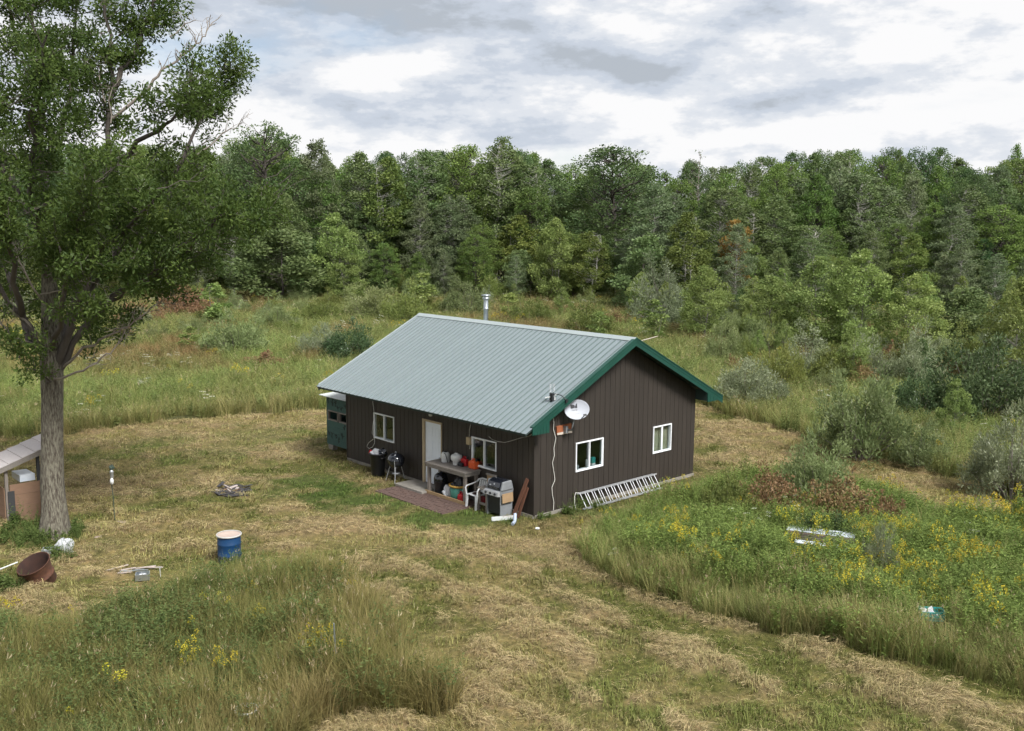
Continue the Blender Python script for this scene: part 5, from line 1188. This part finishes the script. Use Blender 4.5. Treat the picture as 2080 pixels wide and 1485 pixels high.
    # keep the crown inside the outline it has against the sky
    px = 1040+F*(cc[:, 0]+O[0])/(cc[:, 1]+O[1]); 
    n = 120000; C, A, lv = clump_leaves(cc, cr, n, rg, .15, .85, .5)
    k = C[:, 2] > 2.9+.0*C[:, 0]; C, A, lv = C[k], A[k], lv[k]
    link('crown', leaves_mesh('crown', C, A, .115, .046, lv, LM['yard'], rg), e)
    # bare dead limbs
    DEAD = [([(230, 240, -.5), (300, 180, -.6), (345, 135, -.6), (392, 98, -.6), (415, 70, -.6), (428, 30, -.6)], .045),
            ([(345, 75, -.4), (385, 45, -.4), (400, 38, -.4)], .02), ([(128, 745, 0), (190, 698, -.3), (240, 672, -.5), (285, 645, -.6), (335, 600, -.6)], .045),
            ([(110, 770, -.3), (170, 752, -.6), (215, 722, -.8), (245, 690, -.8), (262, 655, -.8)], .035), ([(90, 620, -.3), (68, 585, -.6), (45, 545, -.8), (30, 500, -.8), (10, 455, -.8)], .035),
            ([(80, 600, -.4), (120, 590, -.8), (165, 572, -.9), (200, 580, -.9), (225, 605, -.9)], .022), ([(95, 700, 0), (50, 650, -.5), (0, 630, -.8), (-60, 620, -.9)], .05), ([(95, 720, 0), (40, 690, .4), (-10, 650, .6)], .05),
            ([(400, 315, .8), (450, 275, .9), (480, 255, .9), (505, 230, .9)], .025), ([(340, 575, .4), (400, 545, .2), (445, 505, .2)], .03), ([(215, 210, -.9), (200, 160, -1), (175, 120, -1)], .02), ([(225, 250, -1), (228, 190, -1.1), (240, 150, -1.1)], .02)]
    for pts, r0 in DEAD:
        dp = []; P = smooth([pt(*p) for p in pts]); P[1:-1] += rg.normal(size=(len(P)-2, 3))*.025; dp.append((P, r0*np.linspace(1, .2, len(P))))
        L_ = np.sum(np.linalg.norm(np.diff(P, axis=0), axis=1))
        for j in range(int(L_*5)):
            i = rg.integers(len(P)//3, len(P)-1); tg = unit(P[i]-P[i-1]); d = unit(tg*.8+rg.normal(size=3)*.6+np.array([0, 0, .15])); l = rg.uniform(.15, .6); q = P[i]+d*l; dp.append((bent(P[i], q, rg, 3, -.08), r0*.3*np.linspace(1, .3, 4)))
            for m in range(2): dp.append((np.array([P[i]+(q-P[i])*.6, P[i]+(q-P[i])*.6+unit(d+rg.normal(size=3)*.7)*l*.5]), np.array([r0*.14, r0*.06])))
        link('dead_limb', tubes_mesh('dead_limb', dp, M['deadwood'], 5), e)

yard_oak()
# ------------------------------------------------------------------ grasses and weeds (nobody could count them: one object for each kind of ground cover)
def blade_mat(name, ca, cb, inst=True, trans=.3): return leaf_mat(name, ca, cb, trans=trans, inst=inst, rough=.7)
GM = dict(mown=leaf_mat('mown_blades', (.70, .72, .68), (1.2, 1.16, 1.1), trans=.2, inst='geo', rough=.75), blade=blade_mat('grass_blades', (.62, .64, .58), (1.22, 1.18, 1.10)), straw=blade_mat('dry_straw', (.75, .72, .68), (1.2, 1.16, 1.1), trans=.15), head=blade_mat('seed_heads', (.34, .28, .17), (.50, .41, .26), inst=False),
          yellow=blade_mat('goldenrod_flowers', (.34, .31, .03), (.58, .47, .045), inst=False), white=blade_mat('white_flowers', (.38, .40, .28), (.58, .58, .48), inst=False))
lib = bpy.data.collections.new('ground_cover_library')          # source plants, not linked to the scene
class PB:
    def __init__(s, seed): s.V = []; s.F = []; s.lv = []; s.mi = []; s.rg = np.random.default_rng(seed)
    def strip(s, P, w, side, lv, mi=0):
        o = len(s.V); k = len(P)
        for i, p in enumerate(P):
            ww = w*(1-.9*(i/(k-1))**1.6); s.V += [p-side*ww/2, p+side*ww/2]
        for i in range(k-1): s.F.append((o+2*i, o+2*i+1, o+2*i+3, o+2*i+2)); s.lv.append(lv); s.mi.append(mi)
    def diamond(s, c, a, l, w, lv, mi=0):
        a = unit(np.asarray(a, float)); sd = unit(np.cross(a, s.rg.normal(size=3))); o = len(s.V)
        s.V += [c, c+a*l*.45+sd*w/2, c+a*l, c+a*l*.45-sd*w/2]; s.F.append((o, o+1, o+2, o+3)); s.lv.append(lv); s.mi.append(mi)
    def blade(s, x, y, h, ang, lean, w, mi=0, seg=3, lv=None):
        d = np.array([math.cos(ang), math.sin(ang), 0]); t = np.linspace(0, 1, seg+1); P = [np.array([x, y, -.02])+d*lean*h*q**2+np.array([0, 0, 1])*h*(q-.35*lean*q**2.2) for q in t]
        s.strip(P, w, np.array([-d[1], d[0], 0]), s.rg.uniform() if lv is None else lv, mi); return P[-1], d
    def done(s, name, mats):
        me = np_mesh(name, np.array(s.V), np.array(s.F), {'lv': ('FACE', 'FLOAT', np.array(s.lv))}, False, mats, s.mi); o = bpy.data.objects.new(name, me); lib.objects.link(o); return o
def tuft(name, seed, n, spread, h, w, lean, heads=0.0, mats=None):
    p = PB(seed); rg = p.rg
    for i in range(n):
        r = spread*rg.uniform()**.6; a = rg.uniform(0, 6.28); ang = a+rg.normal()*.8; hh = rg.uniform(*h)
        tip, d = p.blade(r*math.cos(a), r*math.sin(a), hh, ang, rg.uniform(*lean), rg.uniform(*w))
        if rg.uniform() < heads:
            for k in range(4): p.diamond(tip+rg.normal(size=3)*.012+np.array([0, 0, -.02*k]), d*.4+np.array([0, 0, 1.0])+rg.normal(size=3)*.3, rg.uniform(.06, .10), .014, rg.uniform(), 1)
    return p.done(name, mats or [GM['blade'], GM['head']])
def forb(name, seed, n, h, bloom=None, nl=24, LL=.085, LW=.020):
    p = PB(seed); rg = p.rg
    for i in range(n):
        x, y = rg.normal(size=2)*.10; hh = rg.uniform(*h); ang = rg.uniform(0, 6.28); lean = rg.uniform(.0, .3)
        tip, d = p.blade(x, y, hh, ang, lean, .010, lv=.2)
        for k in range(nl):
            t = rg.uniform(.12, 1); c = np.array([x, y, 0])+d*lean*hh*t**2+np.array([0, 0, hh*(t-.35*lean*t**2.2)]); a = rg.uniform(0, 6.28)
            p.diamond(c, (math.cos(a), math.sin(a), rg.uniform(-.1, .7)), LL*rg.uniform(.7, 1.3)*(1.25-.6*t), LW*rg.uniform(.8, 1.2), rg.uniform(.2, 1))
        if bloom == 'yellow' and rg.uniform() < .5:
            for k in range(36):
                t = rg.uniform(); a = rg.uniform(0, 6.28); r = .085*(1-t)*rg.uniform(.3, 1)+.01; c = tip+np.array([r*math.cos(a), r*math.sin(a), .17*t-.07-.25*r])
                p.diamond(c, (math.cos(a), math.sin(a), .6+rg.normal()*.5), .034, .020, rg.uniform(), 1)
        if bloom == 'white' and rg.uniform() < .8:
            for k in range(34):
                a = rg.uniform(0, 6.28); r = .07*rg.uniform()**.5; c = tip+np.array([r*math.cos(a), r*math.sin(a), .01-1.2*r*r]); p.diamond(c, (math.cos(a), math.sin(a), .15), .026, .022, rg.uniform(), 1)
    return p.done(name, [GM['blade'], GM['white' if bloom == 'white' else 'yellow']])
KIN = {}
def reg(k, o): KIN.setdefault(k, []).append(len(lib.objects)-1)
for i in range(3): reg('tall', tuft('plant_%02d' % len(lib.objects), 300+i, 36, .20, (.55, .98), (.008, .015), (.15, .75)))
for i in range(3): reg('tan', tuft('plant_%02d' % len(lib.objects), 310+i, 28, .18, (.65, 1.08), (.006, .010), (.05, .5), .06))
for i in range(2): reg('mid', tuft('plant_%02d' % len(lib.objects), 320+i, 34, .20, (.28, .60), (.008, .014), (.2, .9)))
for i in range(3): reg('forb', forb('plant_%02d' % len(lib.objects), 330+i, 6, (.65, 1.02)))
for i in range(3): reg('gold', forb('plant_%02d' % len(lib.objects), 340+i, 6, (.75, 1.12), 'yellow'))
for i in range(2): reg('white', forb('plant_%02d' % len(lib.objects), 350+i, 5, (.6, 1.0), 'white', 14))
for i in range(2): reg('ragged', tuft('plant_%02d' % len(lib.objects), 380+i, 30, .22, (.12, .34), (.007, .012), (.5, 1.5)))
for i in range(2): reg('leafy', forb('plant_%02d' % len(lib.objects), 390+i, 5, (.25, .5), None, 22, .09, .05))

def scatter(name, x, y, kinds, rot, scl, tint, label, cat='grass', sink=0.0, seed=0):
    rg = np.random.default_rng(seed); n = len(x); z = zg(x, y)-sink
    idx = np.zeros(n, np.int32)
    for k in set(kinds.tolist()): m = kinds == k; idx[m] = rg.choice(KIN[k], m.sum())
    me = bpy.data.meshes.new(name); me.vertices.add(n); me.vertices.foreach_set('co', np.stack([x, y, z], 1).astype(np.float32).ravel()); me.update()
    def at(nm, typ, arr, f): a = me.attributes.new(nm, typ, 'POINT'); a.data.foreach_set(f, np.ascontiguousarray(arr).ravel())
    at('idx', 'INT', idx, 'value'); at('rot', 'FLOAT_VECTOR', rot.astype(np.float32), 'vector'); at('scl', 'FLOAT_VECTOR', scl.astype(np.float32), 'vector')
    at('tint', 'FLOAT_COLOR', np.concatenate([tint, np.ones((n, 1))], 1).astype(np.float32), 'color')
    o = link(name, me); tag(o, label, cat, kind='stuff')
    g = bpy.data.node_groups.new(name, 'GeometryNodeTree'); g.interface.new_socket('Geometry', in_out='INPUT', socket_type='NodeSocketGeometry'); g.interface.new_socket('Geometry', in_out='OUTPUT', socket_type='NodeSocketGeometry')
    N, L = g.nodes, g.links; gi = N.new('NodeGroupInput'); go = N.new('NodeGroupOutput'); ip = N.new('GeometryNodeInstanceOnPoints'); ci = N.new('GeometryNodeCollectionInfo')
    ci.inputs['Collection'].default_value = lib; ci.inputs['Separate Children'].default_value = True; ci.inputs['Reset Children'].default_value = True
    def na(nm, typ): q = N.new('GeometryNodeInputNamedAttribute'); q.data_type = typ; q.inputs['Name'].default_value = nm; return q.outputs['Attribute']
    L.new(gi.outputs[0], ip.inputs['Points']); L.new(ci.outputs[0], ip.inputs['Instance']); ip.inputs['Pick Instance'].default_value = True
    L.new(na('idx', 'INT'), ip.inputs['Instance Index']); e2 = N.new('FunctionNodeEulerToRotation'); L.new(na('rot', 'FLOAT_VECTOR'), e2.inputs[0]); L.new(e2.outputs[0], ip.inputs['Rotation']); L.new(na('scl', 'FLOAT_VECTOR'), ip.inputs['Scale'])
    L.new(ip.outputs[0], go.inputs[0]); md = o.modifiers.new('scatter', 'NODES'); md.node_group = g; return o

KEEP_OUT = [(-9.9, .25, -.1, 7.8)]                            # cabin footprint in its own axes
def clear_of(x, y, tall=False):
    hx, hy = to_house(x, y); ok = ~((hx > -9.72) & (hx < .08) & (hy > -.06) & (hy < 7.65))
    ok &= ~((hx > -5.56) & (hx < -2.1) & (hy > -1.76) & (hy < .1)); ok &= ~((hx > -11.7) & (hx < -9.9) & (hy > .35) & (hy < 2.0))
    for px, py, r in ((467, 1146, .30), (78, 1186, .42), (112, 1088, .45)):
        P = G(px, py); ok &= np.hypot(x-P[0], y-P[1]) > r
    if tall:
        P = G(1660, 1128); ok &= ~((np.abs(x-P[0]) < 1.0) & (y > P[1]-1.6) & (y < P[1]+.6)); P = G(1888, 1296); ok &= ~((np.abs(x-P[0]) < .32) & (y > P[1]-.95) & (y < P[1]+.25))
    return ok
def pick(rg, n, probs):                                       # probs: dict kind -> array
    ks = list(probs); Pm = np.stack([np.broadcast_to(probs[k], n) for k in ks], 1).astype(float); Pm /= Pm.sum(1, keepdims=True); c = Pm.cumsum(1); u = rg.uniform(size=(n, 1)); return np.array(ks)[np.minimum((u > c).sum(1), len(ks)-1)]
def rots(rg, n, tilt, wind=(0, 0)): return np.stack([rg.normal(size=n)*tilt+wind[0], rg.normal(size=n)*tilt+wind[1], rg.uniform(0, 6.28, n)], 1)
# near patch of tall grass
def near_patch():
    rg = np.random.default_rng(1); n = 20000; x = rg.uniform(-16, 2.5, n); y = rg.uniform(12, 26, n); k = zones(x, y)[0] & clear_of(x, y, True) & (np.abs(x) < .62*y+2); x, y = x[k], y[k]; n = len(x)
    a = fbm(x*.45, y*.45, 21); b = fbm(x*.9, y*.9, 22); edge = ~zones(x+.9, y+.5)[0] | ~zones(x+.7, y-.4)[0]; back = ~zones(x, y+.8)[0]
    fl = sst(-x, 3, 8)*sst(b, .40, .62)
    kinds = pick(rg, n, dict(tall=1.2-.4*fl, tan=.16+.22*edge+.08*sst(a, .5, .7), mid=.25+.8*back, forb=.10+.75*fl+.25*sst(b, .55, .7), gold=.002, white=.0006))
    c = lerp(GREEN, OLIVE, sst(a, .35, .62)); c = mixc(c, TAN, .45*edge*rg.uniform(size=n)+.30*sst(fbm(x*1.7, y*1.7, 24), .5, .75)); f = np.isin(kinds, ['forb', 'gold', 'white']); c[f] = lerp(FORB, (.155, .20, .070), rg.uniform(size=f.sum())); t = kinds == 'tan'; c[t] = mixc(c[t], TAN, .35+.4*rg.uniform(size=t.sum()))
    s = rg.uniform(.72, 1.12, n)*np.where(back, .62, 1)*(.70+.6*fbm(x*.9, y*.9, 38, 3)); scatter('tall_grass', x, y, kinds, rots(rg, n, .12, (.05, .12)), np.stack([s*1.1, s*1.1, s], 1), c*np.array([[.88, .84, .82]])*rg.uniform(.82, 1.15, (n, 1)), 'uncut olive-green tall grass patch in the near left yard', seed=1)
    pts = [(640, 1372), (652, 1376), (632, 1390), (690, 1388), (605, 1392), (385, 1388), (396, 1386), (1 , 1300), (118, 1308), (478, 1310), (520, 1245), (625, 1195), (715, 1232), (430, 1280), (532, 1305), (395, 1400), (610, 1300)]
    P = np.array([G(*p)[:2] for p in pts]); m = len(P); s = rg.uniform(.6, .85, m); scatter('goldenrod', P[:, 0], P[:, 1], np.array(['gold']*m), rots(rg, m, .08), np.stack([s]*3, 1), lerp(FORB, (.11, .16, .06), rg.uniform(size=m)), 'few yellow goldenrod heads scattered in the near tall grass', 'wildflowers', seed=2)
near_patch()
def weed_patch():
    rg = np.random.default_rng(3); n = 33000; x = rg.uniform(1, 22, n); y = rg.uniform(14, 36, n); k = zones(x, y)[1] & clear_of(x, y, True) & (np.abs(x) < .62*y+2); x, y = x[k], y[k]; n = len(x)
    a = fbm(x*.4, y*.4, 31); b = fbm(x*.8, y*.8, 32); front = ~zones(x-.5, y-1.15)[1]; f2 = ~zones(x-.9, y-2.2)[1] & ~front; back = sst(y-(.30*x+23.0), 0, 3.5)
    px = 1040+F*x/y; yl = sst(b, .46, .60)*(1-back)*(~front)
    kinds = pick(rg, n, dict(tall=.5+.7*front, tan=.06+.5*front+.15*f2+.1*back, mid=.25, forb=.8*(~front)+.35, gold=.15*yl+.008, white=.002+.004*back, leafy=.25*back))
    c = lerp(GREEN, LIME, sst(a, .3, .6)*.8); c = mixc(c, TAN, .55*front*rg.uniform(.1, 1, n)+.2*f2*rg.uniform(size=n)); f = np.isin(kinds, ['forb', 'gold', 'white', 'leafy']); c[f] = lerp((.110, .168, .042), (.205, .275, .074), rg.uniform(size=f.sum())); t = kinds == 'tan'; c[t] = mixc(c[t], TAN, .4+.4*rg.uniform(size=t.sum()))
    s = rg.uniform(.72, 1.12, n)*np.where(front, .9, 1.0)*(1-.2*back)*(.50+.95*fbm(x*.8, y*.8, 37, 3)); scatter('goldenrod_weeds', x, y, kinds, rots(rg, n, .10, (.03, .08)), np.stack([s*1.1, s*1.1, s], 1), c*rg.uniform(.85, 1.15, (n, 1)), 'dense patch of flowering goldenrod and tall weeds right of the cabin', 'weeds', seed=4)
weed_patch()
def meadow():
    rg = np.random.default_rng(5); n = 62000; u = rg.uniform(size=n); e = .4; y = ((30**e)+u*((128**e)-(30**e)))**(1/e); x = rg.uniform(-1, 1, n)*(.60*y+5)
    ne, we, mo = zones(x, y); k = ~ne & ~we & ~mo & clear_of(x, y, True); hx, hy = to_house(x, y); k &= (y > 26) & ~(house_dist(x, y) < .6); k &= ~((y < 40) & (x < 4) & (x > -9.5) & (hy < 7)); x, y = x[k], y[k]; n = len(x)
    a = fbm(x*.12, y*.09, 41); b = fbm(x*.3, y*.25, 42); c3 = fbm(x*.22+9, y*.12, 43); fr = zones(x+.0, y-1.6)[2]; fr2 = zones(x, y-3.2)[2] & ~fr; right = sst(x, 4, 12)
    far = sst(y, 60, 105)
    kinds = pick(rg, n, dict(tall=.9, tan=.30+.7*fr+.25*right, mid=.3, forb=.5+.3*right, gold=.008*sst(b, .45, .6)+.002, white=.012*sst(c3, .45, .6)+.002, leafy=.12))
    c = lerp(GREEN, LIME, sst(a, .2, .5)); c = mixc(c, OLIVE, .6*sst(b, .45, .65)); c = mixc(c, (.26, .13, .075), .75*sst(c3, .56, .66)*sst(y, 48, 60)); c = mixc(c, TAN, .35*fr*rg.uniform(size=n)+.25*sst(fbm(x*.5, y*.3, 46), .55, .75)); c = mixc(c, (.19, .18, .07), .45*far)
    f = np.isin(kinds, ['forb', 'gold', 'white', 'leafy']); c[f] = mixc(c[f], (.10, .15, .05), np.full(f.sum(), .55)); t = kinds == 'tan'; c[t] = mixc(c[t], TAN, .3+.4*rg.uniform(size=t.sum()))
    s = rg.uniform(.75, 1.12, n)*(y/36)**.30; w = 1.35*s*(y/36)**.5; scatter('meadow_grass', x, y, kinds, rots(rg, n, .10, (0, .10)), np.stack([w, w, s], 1), c*rg.uniform(.85, 1.15, (n, 1)), 'wide meadow of tall green grass and wildflowers behind the cabin', seed=6)
meadow()
def ribbon_mesh(name, P, w, side, tint, lv, m):
    """P: n x k x 3 points of n blades; two or more segments each"""
    n, k, _ = P.shape; ww = w[:, None, None]*(1-.85*np.linspace(0, 1, k)**1.5)[None, :, None]/2
    V = np.stack([P-side[:, None, :]*ww, P+side[:, None, :]*ww], 2).reshape(-1, 3); o = (np.arange(n)*2*k)[:, None]
    Fc = np.concatenate([np.stack([o[:, 0]+2*i, o[:, 0]+2*i+1, o[:, 0]+2*i+3, o[:, 0]+2*i+2], 1)[:, None] for i in range(k-1)], 1).reshape(-1, 4)
    t4 = np.repeat(np.concatenate([tint, np.ones((n, 1))], 1), k-1, 0)
    return np_mesh(name, V, Fc, {'tint': ('FACE', 'FLOAT_COLOR', t4), 'lv': ('FACE', 'FLOAT', np.repeat(lv, k-1))}, False, [m])
def mown_samples(rg, n, p=1.5):
    e = 2-p; u = rg.uniform(size=n); y = (13**e+u*(54**e-13**e))**(1/e); x = rg.uniform(-1, 1, n)*(.60*y+3)
    k = zones(x, y)[2] & clear_of(x, y); return x[k], y[k]
def mown_ground():
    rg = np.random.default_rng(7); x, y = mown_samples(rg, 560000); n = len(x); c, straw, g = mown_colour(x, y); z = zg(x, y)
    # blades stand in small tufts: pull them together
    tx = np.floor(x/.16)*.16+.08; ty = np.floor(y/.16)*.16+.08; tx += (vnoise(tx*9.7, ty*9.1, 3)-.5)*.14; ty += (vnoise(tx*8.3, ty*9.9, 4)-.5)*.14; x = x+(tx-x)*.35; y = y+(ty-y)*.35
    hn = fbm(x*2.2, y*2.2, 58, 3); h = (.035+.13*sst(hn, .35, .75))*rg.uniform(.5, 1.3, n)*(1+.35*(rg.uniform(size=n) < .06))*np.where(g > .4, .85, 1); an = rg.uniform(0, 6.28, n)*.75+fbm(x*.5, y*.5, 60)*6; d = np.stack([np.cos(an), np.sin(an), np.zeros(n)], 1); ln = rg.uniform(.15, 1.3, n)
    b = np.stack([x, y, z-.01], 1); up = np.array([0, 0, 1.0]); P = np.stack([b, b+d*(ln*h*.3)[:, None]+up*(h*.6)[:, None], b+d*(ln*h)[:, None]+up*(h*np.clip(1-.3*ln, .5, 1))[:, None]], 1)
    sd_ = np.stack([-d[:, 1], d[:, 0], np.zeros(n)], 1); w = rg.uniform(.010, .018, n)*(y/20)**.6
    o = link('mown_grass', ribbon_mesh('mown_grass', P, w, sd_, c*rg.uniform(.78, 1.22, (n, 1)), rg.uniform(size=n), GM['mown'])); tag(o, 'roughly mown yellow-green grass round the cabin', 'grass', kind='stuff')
    # clippings left in loose swathes
    x, y = mown_samples(rg, 720000); c, straw, g = mown_colour(x, y); k = rg.uniform(size=len(x)) < .62*sst(straw, .10, .95)*(1-g)+.10*(1-g); x, y, straw = x[k], y[k], straw[k]; n = len(x); z = zg(x, y)+rg.uniform(.01, .09, n)*(.4+straw)
    an = fbm(x*.7, y*.7, 61)*9+rg.normal(size=n)*.6; d = np.stack([np.cos(an), np.sin(an), rg.normal(size=n)*.12], 1); sd_ = np.stack([-np.sin(an), np.cos(an), rg.normal(size=n)*.5], 1); sd_ = unit(sd_); l = rg.uniform(.06, .24, n); cv = rg.normal(size=n)*.16*l; b = np.stack([x, y, z], 1); s2 = np.stack([-np.sin(an), np.cos(an), np.zeros(n)], 1)
    P = np.stack([b-d*(l/2)[:, None], b+s2*cv[:, None]+np.array([0, 0, .025]), b+d*(l/2)[:, None]], 1); c2 = lerp((.37, .29, .15), (.52, .42, .25), rg.uniform(size=n)); c2 = mixc(c2, (.25, .225, .09), .7*(rg.uniform(size=n) < .25))
    o = link('hay_clippings', ribbon_mesh('hay_clippings', P, rg.uniform(.0055, .0095, n)*(y/20)**.5, sd_, c2, rg.uniform(size=n), GM['mown'])); tag(o, 'dry straw-coloured clippings lying in swathes on the mown ground', 'hay', kind='stuff')
mown_ground()
def fringe():
    # ragged green weeds at the foot of things: drum, oak, shed, gable wall
    rg = np.random.default_rng(12); X = []; Y = []
    for px, py, r, m in ((-10, 1205, .5, 26),  (60, 1100, .7, 40), (150, 1085, .3, 14), (112, 1095, .6, 24), (465, 1160, .5, 26), (1150, 1038, .5, 26), (1200, 1030, .45, 20), (1095, 1050, .4, 14), (120, 1140, .35, 14), (30, 1085, .6, 24)):
        P = G(px, py); a = rg.uniform(0, 6.28, m); q = r*np.sqrt(rg.uniform(size=m)); X.append(P[0]+q*np.cos(a)); Y.append(P[1]+q*np.sin(a))
    x, y = np.concatenate(X), np.concatenate(Y); k = clear_of(x, y); x, y = x[k], y[k]; n = len(x); kinds = pick(rg, n, dict(mid=.5, leafy=.7, ragged=.6, forb=.15)); s = rg.uniform(.5, .95, n)
    scatter('yard_weeds', x, y, kinds, rots(rg, n, .15), np.stack([s]*3, 1), lerp((.075, .115, .03), (.13, .18, .055), rg.uniform(size=n)), 'green weeds growing round the foot of yard objects', 'weeds', seed=13)
fringe()
